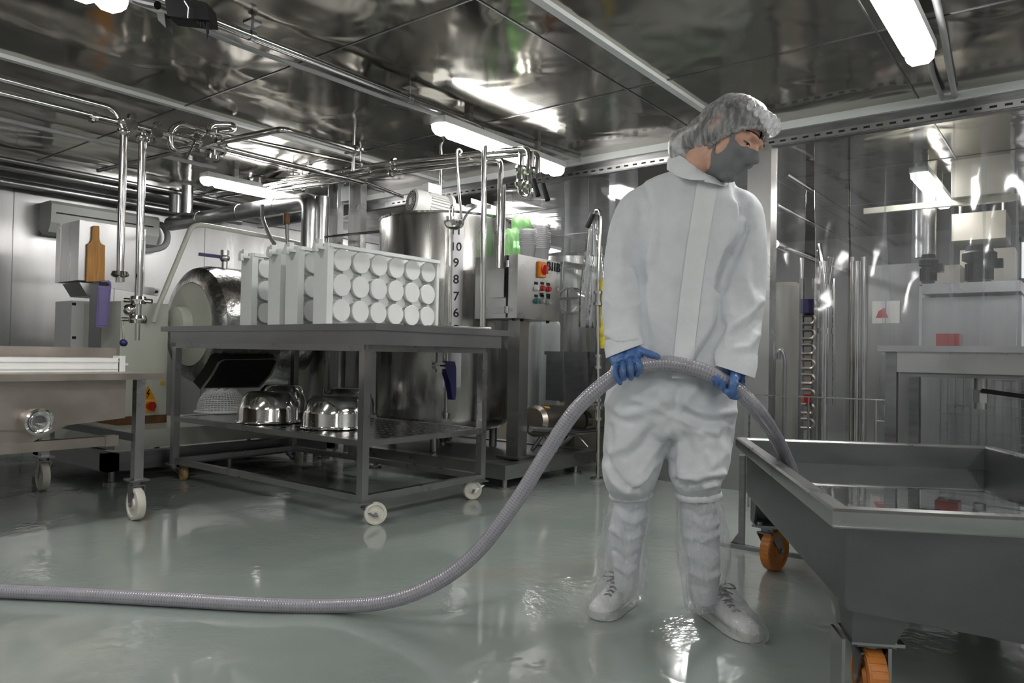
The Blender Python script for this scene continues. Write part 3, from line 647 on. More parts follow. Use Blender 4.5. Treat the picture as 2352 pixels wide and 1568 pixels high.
MB().bb(-4.95, -1.0, .385, -4.90, 1.75, .43).build('lower_rail', steel_d, t, bevel=.003)
t = thing('mould_tray', 'long white plastic mould tray lying on the left trolley', 'mould tray', (-4.0, 1.0, .735), None)
MB().bb(-4.16, -.4, .735, -3.90, 1.745, .803).build('tray', whitepl2, t, bevel=.004)
for z in (.752, .786): MB().bb(-3.905, -.4, z-.004, -3.897, 1.74, z+.004).build('rib', whitepl2, t)
b = MB(); b.bb(-3.96, 1.74, .735, -3.90, 1.775, .815); b.cyl((-3.93, 1.77, .77), (-3.93, 1.80, .77), .009, n=12); b.build('end_knob', whitepl2, t, bevel=.003)
t = tag(MB().bb(-4.62, -.6, .735, -4.28, 1.90, .855).build('tray', inox_dirty, bevel=.006), 'worn brownish steel tray standing behind the white mould tray on the left trolley', 'tray')

# ================================================================== WORK TABLE
t = thing('work_table', 'steel work table on white castors carrying the white mould racks', 'table', (-3.75, 2.95, 0)); TAB = t
TX0, TX1, TY0, TY1, TZ = -4.86, -2.74, 2.435, 3.55, 1.002
b = MB()
b.bb(TX0, TY0, TZ-.034, TX1, TY1, TZ); b.build('table_top', steel_h, t, bevel=.006)
b = MB(); b.bb(-4.75, 2.447, TZ-.107, -2.755, 3.44, TZ-.033); b.build('apron', steel_h, t, bevel=.003)
for z0, z1, nm in ((.862, .898, 'upper_rail'), (.385, .415, 'shelf_rail'), (.108, .142, 'lower_rail')):
    for x0, y0, x1, y1 in ((-4.69, 2.45, -2.84, 2.485), (-4.69, 3.365, -2.84, 3.40), (-4.72, 2.47, -4.685, 3.38), (-2.865, 2.47, -2.83, 3.38)):
        MB().bb(x0, y0, z0, x1, y1, z1).build(nm, steel, t, bevel=.002)
for x in (-4.70, -2.85):
    for y in (2.468, 3.382):
        MB().bb(x-.021, y-.021, .105, x+.021, y+.021, .87).build('leg', steel, t, bevel=.002)
caster(t, -2.83, 2.49, .11, .056, cast_w, (.80, -.60, 0), .032, off=(.045, .01)); caster(t, -2.85, 3.36, .11, .056, cast_w, (.75, -.40, 0), .032, off=(.0, -.05))
caster(t, -4.70, 2.47, .11, .056, mat('rusty_wheel', (.42, .28, .12), .5, 0, .5, 9), (.2, 1, 0), .032, off=(.06, .03)); caster(t, -4.70, 3.36, .11, .056, cast_w, (.2, 1, 0), .032, off=(.05, .03))
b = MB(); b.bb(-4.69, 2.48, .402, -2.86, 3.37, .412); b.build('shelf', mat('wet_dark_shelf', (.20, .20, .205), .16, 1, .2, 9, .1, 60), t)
b = MB()
for i in range(16):
    for j in range(10): b.cyl((-3.72+i*.055, 2.53+j*.088, .4122), (-3.72+i*.055, 2.53+j*.088, .4128), .012, n=10)
b.build('hole_pattern', steel, t)['kind'] = 'stuff'
dp = Xp(1010, 835, -3.25)
b = MB(); b.cyl((dp.x, dp.y, .90), (dp.x, dp.y, .80), .026); b.cyl((dp.x, dp.y, .80), (dp.x, dp.y, .785), .05, n=24); b.cyl((dp.x, dp.y, .775), (dp.x, dp.y, .76), .05, n=24); b.cyl((dp.x, dp.y, .76), (dp.x, dp.y, .735), .028); b.build('drain_pipe', steel, t)
P = [Xp(*q, -3.2) for q in ((1022, 836), (1028, 829), (1045, 830), (1048, 845), (1048, 900), (1046, 918), (1040, 918), (1034, 880), (1026, 855))]
MB().prism(P, (-.045, 0, 0)).build('drain_lever', navy, t, bevel=.006, label='long dark purple drain lever')
# rods lying on the table
for i, (a, c) in enumerate((((978, 747), (1076, 738)), ((1040, 750), (1126, 742)))):
    A, C_ = Xp(*a, -2.95+.1*i), Xp(*c, -2.95+.1*i); A.z = TZ+.008; C_.z = TZ+.014
    tag(MB().tube([A, A.lerp(C_, .6), C_], [.006, .008, .010], 10).build('steel_rod', chrome), 'thin tapering steel rod lying on the work table, %s one' % ('left, nearer the racks' if i == 0 else 'right, nearer the table end'), 'rod', 'steel rods on the work table')

# ================================================================== WHITE MOULD RACKS
def rack(x0, lab, yy=2.59, L=.88, H=.455):
    t = thing('mould_rack', lab, 'mould rack', (x0, yy+L/2, TZ), 'white mould racks on the work table')
    z0 = TZ+.002; D_ = .115
    for nm, args in (('side_panel', (x0-D_, yy-.012, z0, x0+.004, yy+.030, z0+H)), ('side_panel', (x0-D_, yy+L-.02, z0, x0+.004, yy+L, z0+H-.012)), ('top_bar', (x0-.03, yy, z0+H-.02, x0+.012, yy+L, z0+H)), ('back_bar', (x0-D_, yy+.02, z0+H-.03, x0-D_+.02, yy+L-.02, z0+H-.012))):
        MB().bb(*args).build(nm, whitepl, t, bevel=.004)
    MB().bb(x0-D_*.62, yy+.02, z0+.14, x0-D_*.55, yy+L-.02, z0+H-.02).build('middle_panel', whitepl, t)
    MB().bb(x0-D_*.62, yy+.02, z0+.0, x0-D_*.55, yy+L*.55, z0+.14).build('middle_panel', whitepl, t)
    b = MB(); b.bb(x0-D_*.7, yy-.055, z0+H-.035, x0-.02, yy-.01, z0+H-.02); b.bb(x0-D_*.7, yy-.05, z0+H-.02, x0-D_*.45, yy-.02, z0+H+.012); b.bb(x0-.055, yy-.05, z0+H-.02, x0-.03, yy-.02, z0+H+.02); b.bb(x0-D_*.5, yy-.07, z0+H-.05, x0-.03, yy-.05, z0+H-.008); b.build('hook', whitepl, t, bevel=.003)
    for zz in (z0+.40, z0+.36): MB().cyl((x0-.03, yy+L, zz), (x0-.03, yy+L+.022, zz), .009, n=12).build('peg', whitepl, t)
    pitch = (L-.05)/6; r_ = .063
    for j in range(3):
        for i in range(6):
            yc = yy+.035+pitch*(i+.5); zc = z0+.092+j*.142 - .004
            prof = [(0, -.001), (r_*.86, .0), (r_*.97, .0), (r_, -.003), (r_, -.014), (r_*.93, -.016), (r_*.88, -.032), (r_*.80, -D_+.02), (0, -D_+.02)]
            MB().lathe(prof, (x0-.008, yc, zc), (1, 0, 0), 28).build('mould_cup', whitepl2, t, ang=28)
    for j in range(3):
        zc = z0+.018+j*.142
        b = MB(); b.bb(x0-D_*.8, yy+.02, zc-.004, x0-.055, yy+L-.02, zc+.004); b.build('tier', whitepl, t)
    b = MB()
    for j in range(2):
        for i in range(5):
            yc = yy+.035+pitch*(i+1); zc = z0+.092+(j+.5)*.142; b.cyl((x0-.065, yc, zc), (x0-.045, yc, zc), .040, n=16)
    b.build('spacer_web', whitepl, t)
    return t
r0 = rack(-3.31, 'foremost white mould rack on the work table, its round cups in full view')
dup(r0, (-3.56, r0.location.y-.01, r0.location.z), 'second white mould rack on the work table, directly behind the foremost one')
dup(r0, (-3.745, r0.location.y+.0, r0.location.z), 'third white mould rack on the work table, second from the back')
dup(r0, (-4.07, r0.location.y+.02, r0.location.z), 'rearmost white mould rack on the work table, nearest the drum')

# ================================================================== BOWLS UNDER THE TABLE
def bowl(px, py, R_, H_, lab):
    c = Zp(px, py, .415); c = V((c.x, c.y, .415))
    t = thing('mixing_bowl', lab, 'bowl', c, 'upturned steel bowls on the table shelf')
    prof = [(0, H_), (R_*.60, H_), (R_*.66, H_-.004), (R_*.80, H_-.03), (R_*.90, H_-.075), (R_*.945, H_*.45), (R_*.95, .018), (R_*.965, .010), (R_*1.03, .008), (R_*1.04, .003), (R_*1.02, .001), (R_*.93, .002), (R_*.92, H_*.45), (R_*.6, H_-.01), (0, H_-.012)]
    MB().lathe(prof, c, (0, 0, 1), 56).build('bowl', bowlsteel, t, ang=50)
    b = MB(); random.seed(px)
    for i in range(46):
        a_ = random.uniform(0, 2*pi); h_ = random.uniform(.03, H_-.05); q = c+V((cos(a_)*R_*.947, sin(a_)*R_*.947, h_)); b.sph(q, random.uniform(.0015, .0032), 6)
    b.build('water_drops', chrome, t)['kind'] = 'stuff'
    return t
bowl(648, 945, .185, .195, 'upturned steel bowl behind the middle of the shelf, mostly hidden by the bowl in front')
bowl(616, 968, .19, .185, 'upturned steel bowl beside the white colander, front left of the steel bowls')
bowl(800, 952, .185, .19, 'upturned steel bowl behind the table leg, rearmost on the right of the shelf')
bowl(768, 980, .19, .185, 'upturned steel bowl at the front of the shelf, beside the near table leg')
c = Zp(508, 946, .415); c = V((c.x, c.y, .415)); R_ = .165; H_ = .155
t = thing('colander', 'upturned white plastic colander at the left of the table shelf', 'colander', c)
b = MB(); 
prof = [(R_*1.08, .002), (R_*1.10, .008), (R_*1.02, .016), (R_*.96, .018)]
b.lathe(prof+[(R_*.93, .012), (R_*1.0, .001)], c, (0, 0, 1), 48); b.build('rim', whitepl2, t)
b = MB()
P = [(R_*.96, .016), (R_*.95, .05), (R_*.88, .09), (R_*.76, .125), (R_*.60, .150)]
for i in range(44):
    a_ = 2*pi*i/44; b.tube([c+V((cos(a_)*r_, sin(a_)*r_, h_)) for r_, h_ in P], .0034, 5)
for k in range(13):
    f = k/12*4; i = min(3, int(f)); g = f-i; r_ = P[i][0]*(1-g)+P[i+1][0]*g; h_ = P[i][1]*(1-g)+P[i+1][1]*g
    b.tube([c+V((cos(2*pi*j/44)*r_, sin(2*pi*j/44)*r_, h_)) for j in range(45)], .0034, 5)
b.build('perforated_wall', whitepl2, t)
b = MB(); b.lathe([(R_*.62, .145), (R_*.62, .155), (R_*.5, .157), (0, .157), (0, .150), (R_*.5, .148)], c, (0, 0, 1), 40)
for i in range(10): a_ = 2*pi*i/10; b.obox(c+V((cos(a_)*R_*.56, sin(a_)*R_*.56, .160)), V((cos(a_), sin(a_), 0))*.008, V((-sin(a_), cos(a_), 0))*.02, (0, 0, .005))
b.build('foot_ring', whitepl2, t)

# ================================================================== BIG TANK
tc_ = Dp(1022, 760, 5.72); TC = V((tc_.x, tc_.y, 0)); TR = .52
tn = V((-TC.x, -TC.y, 0)).normalized(); tt = V((-tn.y, tn.x, 0))
t = thing('mixing_tank', 'large cylindrical steel tank with a numbered level scale and a gear motor on its lid', 'tank', TC); TANK = t
zt = Dp(1022, 515, 5.72).z
b = MB(); b.lathe([(.05, .26), (.35, .27), (TR-.06, .31), (TR-.015, .35), (TR, .40), (TR, zt-.02), (TR-.004, zt), (TR-.03, zt)], TC, (0, 0, 1), 72); b.build('shell', tanksteel, t)
b = MB(); b.lathe([(TR-.0, zt-.002), (TR+.004, zt+.012), (TR-.02, zt+.014), (0, zt+.03)], TC, (0, 0, 1), 72); b.build('lid', chrome, t)
for a_ in (.6, 2.2, 3.8, 5.3): q = TC+V((cos(a_)*TR*.75, sin(a_)*TR*.75, 0)); b = MB(); b.cyl((q.x, q.y, .15), (q.x, q.y, .33), .03, n=14); b.build('leg', steel_d, t)
b = MB(); b.cyl(TC+V((0, 0, .28)), TC+V((0, 0, .17)), .06, .022); b.cyl(TC+V((0, 0, .17)), TC+V((0, 0, .147)), .02); b.build('outlet_cone', steel, t)
def onT(px, py, out=0.0):
    d = ray(px, py); o2 = V((CO.x-TC.x, CO.y-TC.y)); d2 = V((d.x, d.y)); A = d2.dot(d2); B = o2.dot(d2); C2 = o2.dot(o2)-(TR+out)**2
    s_ = (-B - sqrt(max(0, B*B-A*C2)))/A; return CO + d*s_
def strip(px0, px1, z0, z1, out, th, nm, m_, n=6):
    """curved plate lying on the shell"""
    g = []
    for k in range(n+1):
        p = onT(px0+(px1-px0)*k/n, 650, out); g.append(p)
    loops = []
    for p in g:
        d = (V((p.x, p.y, 0))-TC).normalized(); q = V((p.x, p.y, 0))-d*th
        loops.append([V((p.x, p.y, z0)), V((p.x, p.y, z1)), V((q.x, q.y, z1)), V((q.x, q.y, z0))])
    return MB().quadloop(loops).build(nm, m_, t)
strip(1039, 1063, .62, zt-.05, .010, .012, 'scale_plate', steel_h)
strip(1021, 1030, .62, zt-.03, .016, .018, 'gauge_rail', chrome); strip(1033, 1038, .62, zt-.03, .014, .016, 'gauge_rail', steel_d)
for s_, py in (('11', 530), ('10', 567), ('9', 604), ('8', 642), ('7', 681), ('6', 719), ('5', 757)):
    p = onT(1047.5, py, .012); d = (V((p.x, p.y, 0))-TC).normalized()
    text('scale_digit', s_, .088 if len(s_) < 2 else .082, p, V((-d.y, d.x, 0)), (0, 0, 1), black, t, bold=.0011)
b = MB(); p = onT(1028, 770, .03); b.cyl((p.x, p.y, .95), (p.x, p.y, .42), .012, n=10); b.cyl((p.x, p.y, .44), (p.x, p.y, .40), .03, .02); b.build('gauge_glass', steel, t)
# lid clutter
q = Dp(1000, 500, 5.75); b = MB(); b.bb(q.x-.12, q.y-.1, zt+.01, q.x+.14, q.y+.12, zt+.05); b.build('lid_hatch', steel, t, bevel=.01)
a, c = Dp(1088, 462, 5.5), Dp(1140, 480, 5.6); b = MB(); b.obox((a+c)/2, (c-a)/2, (0, .03, 0), (0, 0, .018)); b.build('lid_arm', white_e, t, bevel=.006)
a, c = Dp(1062, 483, 5.4), Dp(1142, 488, 5.55); b = MB(); b.obox((a+c)/2, (c-a)/2, (0, .03, 0), (0, 0, .02)); b.build('lid_arm', white_e, t, bevel=.006)
q = Dp(1100, 503, 5.6); b = MB(); b.cyl(q+V((0, 0, -.05)), q+V((0, 0, .10)), .10, n=24); b.build('lid_neck', steel, t)
q = Dp(1072, 505, 5.4); MB().sph(q, .03, 12).build('knob', black, t)
# gear motor
m0 = Dp(944, 462, 5.42); ax = (V((.30, .93, -.10))).normalized(); x1, y1, _ = frame_of(ax)
mt = MB().lathe([(0, .0), (.085, .0), (.098, .010), (.100, .03), (.100, .11), (.090, .115), (.088, .28), (.095, .285), (.12, .29), (.12, .315), (.075, .32), (.07, .44), (.055, .45), (0, .45)], m0, ax, 40).build('gear_motor', motor_g, t, label='pale grey finned gear motor')
b = MB()
for k in range(28):
    a_ = 2*pi*k/28; d = x1*cos(a_)+y1*sin(a_); tq = ax.cross(d); b.obox(m0+ax*.20+d*.095, d*.008, tq*.0022, ax*.075)
b.build('cooling_fins', motor_g, mt)
b = MB(); b.cyl(m0-ax*.004, m0-ax*.0005, .080, n=32); b.build('fan_grille', black, mt)
b = MB()
for r_ in (.025, .045, .065): b.tube([m0-ax*.005+(x1*cos(2*pi*j/24)+y1*sin(2*pi*j/24))*r_ for j in range(25)], .0014, 5)
for k in range(8): a_ = pi*k/8; d = x1*cos(a_)+y1*sin(a_); b.tube([m0-ax*.005-d*.08, m0-ax*.005+d*.08], .0011, 5)
b.obox(m0-ax*.005, x1*.02, y1*.024, ax*.002); b.build('grille_wires', motor_g, mt)
up = V((0, 0, 1)); b = MB(); b.obox(m0+ax*.17+up*.125, ax*.055, ax.cross(up).normalized()*.05, up*.035); b.build('terminal_box', motor_g, mt, bevel=.008)
b = MB(); q = m0+ax*.36; b.obox(V((q.x, q.y, zt+.07)), ax*.06, ax.cross(up)*.06, up*.06); b.build('motor_foot', motor_g, mt)
b = MB(); q = Dp(943, 505, 5.42); b.cyl(q+V((0, 0, -.06)), q+V((0, 0, .06)), .035, n=16)
for k in range(6): a_ = k*pi/3; b.cyl(q+V((cos(a_)*.05, sin(a_)*.05, -.03)), q+V((cos(a_)*.05, sin(a_)*.05, .02)), .012, n=8)
b.cyl(q+V((0, 0, -.015)), q+V((0, 0, .0)), .06, n=16); b.build('valve', chrome, t)
# ladle
h0, h1 = Yp(1052, 352, 3.60), Yp(1060, 502, 3.56)
t = thing('ladle', 'long-handled steel ladle hanging from the crossing pipes before the tank', 'ladle', h1)
b = MB(); b.tube(spline([h0+V((.0, .035, -.01)), h0+V((0, .03, .025)), h0+V((0, -.005, .025)), h0+V((0, -.01, -.03)), h0.lerp(h1, .5)+V((0, -.01, 0)), h1], 6), .008, 8); b.build('handle', steel, t)
bc = Yp(1043, 508, 3.55)
b = MB(); b.lathe([(.068, .0), (.066, -.018), (.05, -.042), (.02, -.055), (0, -.056), (0, -.053), (.02, -.052), (.047, -.040), (.063, -.018), (.064, .0)], bc, (0, 0, 1), 32); b.build('scoop', bowlsteel, t, ang=50)
q = bc+V((.06, .02, .0)); MB().tube(spline([q, q+V((.03, .02, .06)), q+V((.07, .04, .09))], 5), .008, 8).build('hook', steel, t)
b = MB(); b.tube(bend([Yp(1034, 740, 3.6), Yp(1034, 478, 3.6), Yp(1041, 470, 3.6), Yp(1041, 505, 3.6)], .02), .007, 8); tag(b.build('dip_rod', chrome), 'thin bent steel rod standing beside the scale of the tank', 'rod')
# lower vats behind, seen under the table
for px, D_, R2, zt2, lb in ((775, 6.35, .25, 1.12, 'narrow steel tank left of the big one, seen under the work table'), (705, 6.9, .17, 1.1, 'slim steel cylinder between the drum and the tanks, seen under the work table')):
    c = Dp(px, 850, D_); c = V((c.x, c.y, 0)); t = thing('tank', lb, 'tank', c)
    MB().lathe([(0, .25), (R2-.03, .27), (R2, .32), (R2, zt2-.02), (R2-.02, zt2), (0, zt2+.02)], c, (0, 0, 1), 40).build('shell', tanksteel, t)
    for k in range(3): a_ = k*2.1+.4; MB().cyl(c+V((cos(a_)*R2*.8, sin(a_)*R2*.8, 0)), c+V((cos(a_)*R2*.8, sin(a_)*R2*.8, .3)), .018, n=10).build('leg', steel_d, t)

# ================================================================== EQUIPMENT SKID, CONTROL BOX, PUMP
SX, SY = -2.88, 3.66
t = thing('equipment_skid', 'grey steel floor skid under the control box, post and pump', 'skid', (-3.4, 4.2, 0))
b = MB(); b.bb(SX-.08, SY, .065, SX, 4.80, .155); b.bb(-4.4, SY, .065, SX-.08, SY+.08, .155); b.bb(-4.4, 4.72, .065, SX-.08, 4.80, .155); b.build('frame', steel, t, bevel=.004)
MB().bb(-4.3, SY+.08, .13, SX-.08, 4.72, .145).build('deck', steel_d, t)
for x, y in ((SX-.05, SY+.06), (SX-.05, 4.55), (-4.2, SY+.1)):
    b = MB(); b.cyl((x, y, 0), (x, y, .012), .045, n=16); b.cyl((x, y, .012), (x, y, .07), .016, n=12); b.build('foot', steel, t)
BX = -2.90
t = thing('control_cabinet', 'steel control cabinet marked B11B with an orange switch, on a square post', 'control cabinet', (-3.07, 4.02, .155))
y0, y1, z0, z1 = 3.777, 4.265, 1.096, 1.511
MB().bb(BX-.36, y0, z0, BX, y1, z1).build('housing', steel, t, bevel=.006)
MB().bb(BX-.092, y0-.0015, z0+.004, BX-.088+.012, y0+.01, z1-.004).build('door_gap', blackgap, t)
for z in (z0+.055, z1-.06):
    b = MB(); b.bb(BX-.19, y0-.008, z-.022, BX-.098, y0, z+.022); b.cyl((BX-.075, y0-.008, z-.022), (BX-.075, y0-.008, z+.022), .012, n=12); b.bb(BX-.098, y0-.006, z-.012, BX-.04, y0, z+.012); b.build('hinge', steel_h, t)
MB().bb(-3.12, 3.97, .155, -3.02, 4.07, z0).build('post', steel, t, bevel=.004)
MB().bb(-3.17, 3.92, .155, -2.97, 4.12, .168).build('base_plate', steel_d, t)
def onB(px, py): return Xp(px, py, BX)
p = onB(1247, 620)
sp = MB().bb(BX, p.y-.06, p.z-.052, BX+.018, p.y+.015, p.z+.052).build('switch_plate', mat('switch_orange', (.80, .26, .01), .35), t, bevel=.004)
b = MB(); b.cyl((BX+.018, p.y-.012, p.z), (BX+.030, p.y-.012, p.z), .034, .032, 24); b.obox((BX+.036, p.y-.012, p.z), (.010, 0, 0), (0, .010, 0), (0, 0, .030)); b.build('rotary_knob', redp, sp)
p = onB(1271.5, 614); [text('letter', ch, .084, (BX+.002, p.y+dy, p.z), (0, 1, 0), (0, 0, 1), black, t, .002, .0016) for ch, dy in (('B', -.058), ('1', -.016), ('1', .014), ('B', .056))]
for px, py, m_ in ((1231, 661, white_e), (1245, 661, redp), (1259, 663, redp), (1231, 690, greenp), (1245, 690, greypl), (1259, 693, greypl)):
    p = onB(px, py); b = MB(); b.lathe([(0, .022), (.014, .022), (.017, .018), (.017, .006), (.020, .004), (.020, 0)], (BX, p.y, p.z-.002), (1, 0, 0), 20); bt = b.build('push_button', m_, t)
    MB().bb(BX, p.y-.018, p.z+.022, BX+.003, p.y+.018, p.z+.040).build('legend_plate', black, bt)
for px, py in ((1244, 676), (1259, 678)):
    p = onB(px, py); MB().bb(BX, p.y-.02, p.z-.011, BX+.003, p.y+.02, p.z+.011).build('legend_plate', black, t)
p = onB(1279, 665); MB().cyl((BX, p.y, p.z), (BX+.012, p.y, p.z), .014, n=16).build('lock', chrome, t)
for y in (y0+.03, y0+.12, y1-.07): MB().cyl((BX-.05, y, z0-.015), (BX-.05, y, z0), .012, n=10).build('gland', black, t)
# tubs and green bag on the box
def tub(c, R_, lab, grp):
    prof = [(0, .0), (R_*.78, .0), (R_*.82, .004), (R_*.95, .085), (R_*1.06, .087), (R_*1.06, .096), (R_*.97, .097), (R_*.93, .093), (R_*.80, .008), (0, .004)]
    return tag(MB().lathe(prof, c, (0, 0, 1), 28).build('plastic_tub', clear_tub), lab, 'tub', grp)
for px, n, R_, X_, lb in ((1243, 13, .060, -3.0, 'clear round plastic tub nested in the tall stack on the control cabinet'), (1212, 8, .056, -2.965, 'clear round plastic tub nested in the short stack on the control cabinet')):
    p = Xp(px, 585, X_)
    t0 = tub(V((p.x, p.y, z1)), R_, lb, 'stacked clear tubs')
    for k in range(1, n):
        d = t0.copy(); COL.objects.link(d); d.location = t0.location + V((random.uniform(-.002, .002), random.uniform(-.002, .002), .0135*k))
b = MB(); random.seed(3)
for px, py, X_, rx_, rz_ in ((1184, 545, -3.19, .06, .12), (1172, 548, -3.20, .050, .12), (1192, 525, -3.19, .06, .10), (1198, 545, -3.18, .085, .12), (1216, 550, -3.19, .06, .09), (1190, 508, -3.19, .045, .09), (1205, 500, -3.19, .045, .055)):
    c = Xp(px, py, X_); c.z = max(c.z, z1+rz_-.012); b.ell(c, (.05, 0, 0), (0, rx_*1.15, 0), (0, 0, rz_), 24, 14)
me = remeshed(b, .005, 22, .7); bm = bmesh.new(); bm.from_mesh(me); bm.normal_update()
for v in bm.verts:
    q = v.co; v.co += v.normal*(.030*(.35-abs(noise.noise(V((q.x*13, q.y*13, q.z*5))))) + .012*(.3-abs(noise.noise(V((q.x*30, q.y*30, q.z*12)))))); v.co.z = max(v.co.z, z1+.001)
zm = min(v.co.z for v in bm.verts)-z1; bmesh.ops.translate(bm, verts=bm.verts[:], vec=V((0, 0, -zm))); cs = [v.co for v in bm.verts]; off = V(((min(c.x for c in cs)+max(c.x for c in cs))/2, (min(c.y for c in cs)+max(c.y for c in cs))/2, z1)); bmesh.ops.translate(bm, verts=bm.verts[:], vec=-off); bm.to_mesh(me); bm.free()
for p in me.polygons: p.use_smooth = True
me.materials.clear(); me.materials.append(green_film)
t = bpy.data.objects.new('plastic_bag', me); COL.objects.link(t); t.location = off
tag(t, 'bright green plastic bag slumped on the control cabinet behind the tubs', 'bag')
# pump
a, c = Xp(1224, 966, -3.12), Xp(1322, 966, -3.12)
t = thing('pump', 'steel shrouded pump lying on tripod legs at the end of the skid', 'pump', V(((a.x+c.x)/2, (a.y+c.y)/2, .155)))
ax = (c-a).normalized(); L_ = (c-a).length; R2 = .115
MB().lathe([(0, 0), (.09, .0), (R2, .03), (R2, L_-.04), (R2*.85, L_-.005), (.06, L_), (0, L_)], a, ax, 36).build('motor_shroud', inox_dirty, t)
b = MB(); e = c; b.cyl(e, e+ax*.05, .05, n=20); b.cyl(e+ax*.05, e+ax*.12, .085, n=28); b.cyl(e+ax*.12, e+ax*.16, .06, .04, 20); b.cyl(e+ax*.085, e+ax*.085+V((0, 0, .20)), .024, n=14); b.build('pump_head', chrome, t)
for s_, k in ((-.09, .25), (.09, .25), (-.10, 1.0), (.10, 1.0)):
    q = a.lerp(c, k); b = MB(); b.cyl(q+V((0, 0, -.09)), V((q.x+s_, q.y+s_*.3, .155)), .014, n=10); b.build('leg', steel, t)
st = MB().obox(a+ax*.10+V((.05, 0, .10)), (.012, 0, -.006), ax*.03, (.003, 0, .003)).build('sticker', yellow, t)
P = [Xp(1218, 985, -3.0), Xp(1330, 992, -3.0), Xp(1390, 985, -3.0)]
pipe('pipe', 'pale pipe running past the front of the pump at the end of the skid', P, .022, steel, rad=.08)
# standing pipe with fittings and hooked top
Y_ = 4.45
P = [V((Yp(1375, 970, Y_).x, Y_, 0)), Yp(1375, 970, Y_), Yp(1372, 700, Y_), Yp(1379, 495, Y_), Yp(1376, 482, Y_), Yp(1368, 484, Y_), Yp(1352, 520, Y_)]
t = thing('standpipe', 'upright steel pipe with unions and a hooked top beside the person', 'pipe', V((P[0].x, Y_, 0)))
MB().cyl((P[0].x, Y_, 0), (P[0].x, Y_, .012), .05).build('foot', steel, t)
MB().tube(bend(P, .05), .014, 10).build('tube', chrome, t, ang=60)
for py in (685, 830, 905, 948):
    q = Yp(1374, py, Y_); b = MB(); b.cyl(q-V((0, 0, .05)), q+V((0, 0, .05)), .022, n=14); b.cyl(q-V((0, 0, .05)), q-V((0, 0, .03)), .035, n=14); b.cyl(q+V((0, 0, .03)), q+V((0, 0, .05)), .035, n=14); b.build('union', chrome, t)
MB().cyl(Yp(1362, 490, Y_-.03), Yp(1347, 522, Y_-.03), .022, n=10).build('grip', rubber, t)
q0, q1 = Yp(1375, 655, Y_+.05), Yp(1384, 800, Y_+.05)
g = [[Yp(1376+3*sin(k), 640+20*k, Y_+.012), Yp(1388+2*cos(k), 640+20*k, Y_+.012)] for k in range(9)]
b = MB(); L_ = [[r_[0], r_[1], r_[1]+V((0, .006, 0)), r_[0]+V((0, .006, 0))] for r_ in g]; b.quadloop(L_)
tag(b.build('banner', mat('yellow_orange_print', (.62, .52, .06), .5, 0, .55, 16)), 'crumpled yellow-green printed sheet hanging behind the upright pipe', 'sheet')
# clear bag hanging on the hook
g = []
for k in range(15):
    f = k/14; wd = 14+36*min(1, f*1.6); cx = 1362-8*f
    g.append([Yp(cx+wd*(i/8-.5)*1.0, 492+260*f, 4.475+.03*sin(i*1.7+f*4)+.012*f) for i in range(9)])
loops = [r_+[q+V((0, .05+.02*sin(j), 0)) for j, q in enumerate(r_[::-1])] for r_ in g]
tag(MB().quadloop(loops).build('clear_bag', clear_bag, ang=180), 'crumpled clear plastic bag hanging on the hook of the upright pipe', 'bag')
# ================================================================== LOW VAT ON THE RIGHT
VZ = .52
VA = V((-1.193, 3.128, 0)); e1 = V((.484, -.875, 0)).normalized(); e2 = V((.875, .484, 0)).normalized()
VL, VW = 1.527, 1.02
def vp(a, c, z): return VA + e1*a + e2*c + V((0, 0, z))
def vloop(i, z, dip=0.0):
    a0, a1, c0, c1 = i, VL-i, i, VW-i
    return [vp(a0, c0, z), vp(a0, VW/2, z-dip), vp(a0, c1, z), vp(VL/2, c1, z), vp(a1, c1, z), vp(a1, VW/2, z-dip), vp(a1, c0, z), vp(VL/2, c0, z)]
t = thing('drain_vat', 'low wheeled steel vat of water in the right foreground', 'vat', vp(VL/2, VW/2, 0))
vat_m = mat('vat_steel', (.19, .195, .20), .42, 1, .12, 4, .03, 40, (1, 1, 2), .06)
b = MB(); b.quadloop([vloop(.042, VZ-.01), vloop(.040, .30, .03), vloop(.05, .275, .06), vloop(.2, .26, .06)], cap='last')
b.quadloop([vloop(.0425, VZ-.01), vloop(.046, VZ-.01), vloop(.055, VZ-.20), vloop(.10, VZ-.215)], cap='last'); b.build('basin', vat_m, t, ang=30)
b = MB(); b.quadloop([vloop(.040, VZ-.045), vloop(.004, VZ-.045), vloop(.0, VZ-.038), vloop(.0, VZ-.006), vloop(.006, VZ), vloop(.040, VZ), vloop(.046, VZ-.006), vloop(.046, VZ-.03), vloop(.040, VZ-.03)], cap=False); b.build('rim', mat('vat_rim_steel', (.44, .44, .44), .30, 1, .05, 8, 0, 60, (1, 1, 1), .04), t, ang=40)
b = MB(); b.quadloop([vloop(.046, VZ-.098), vloop(.046, VZ-.093)]); b.build('water', water_m, t)
b = MB()
for k in range(26): a_ = VL-.10-.024*k; b.tube([vp(a_, .05, VZ-.105), vp(a_, VW-.05, VZ-.105)], .0016, 5)
for k in range(6): c_ = .12+.16*k; b.tube([vp(VL-.75, c_, VZ-.108), vp(VL-.06, c_, VZ-.108)], .0018, 5)
b.build('wire_grid', steel, t)
b = MB(); 
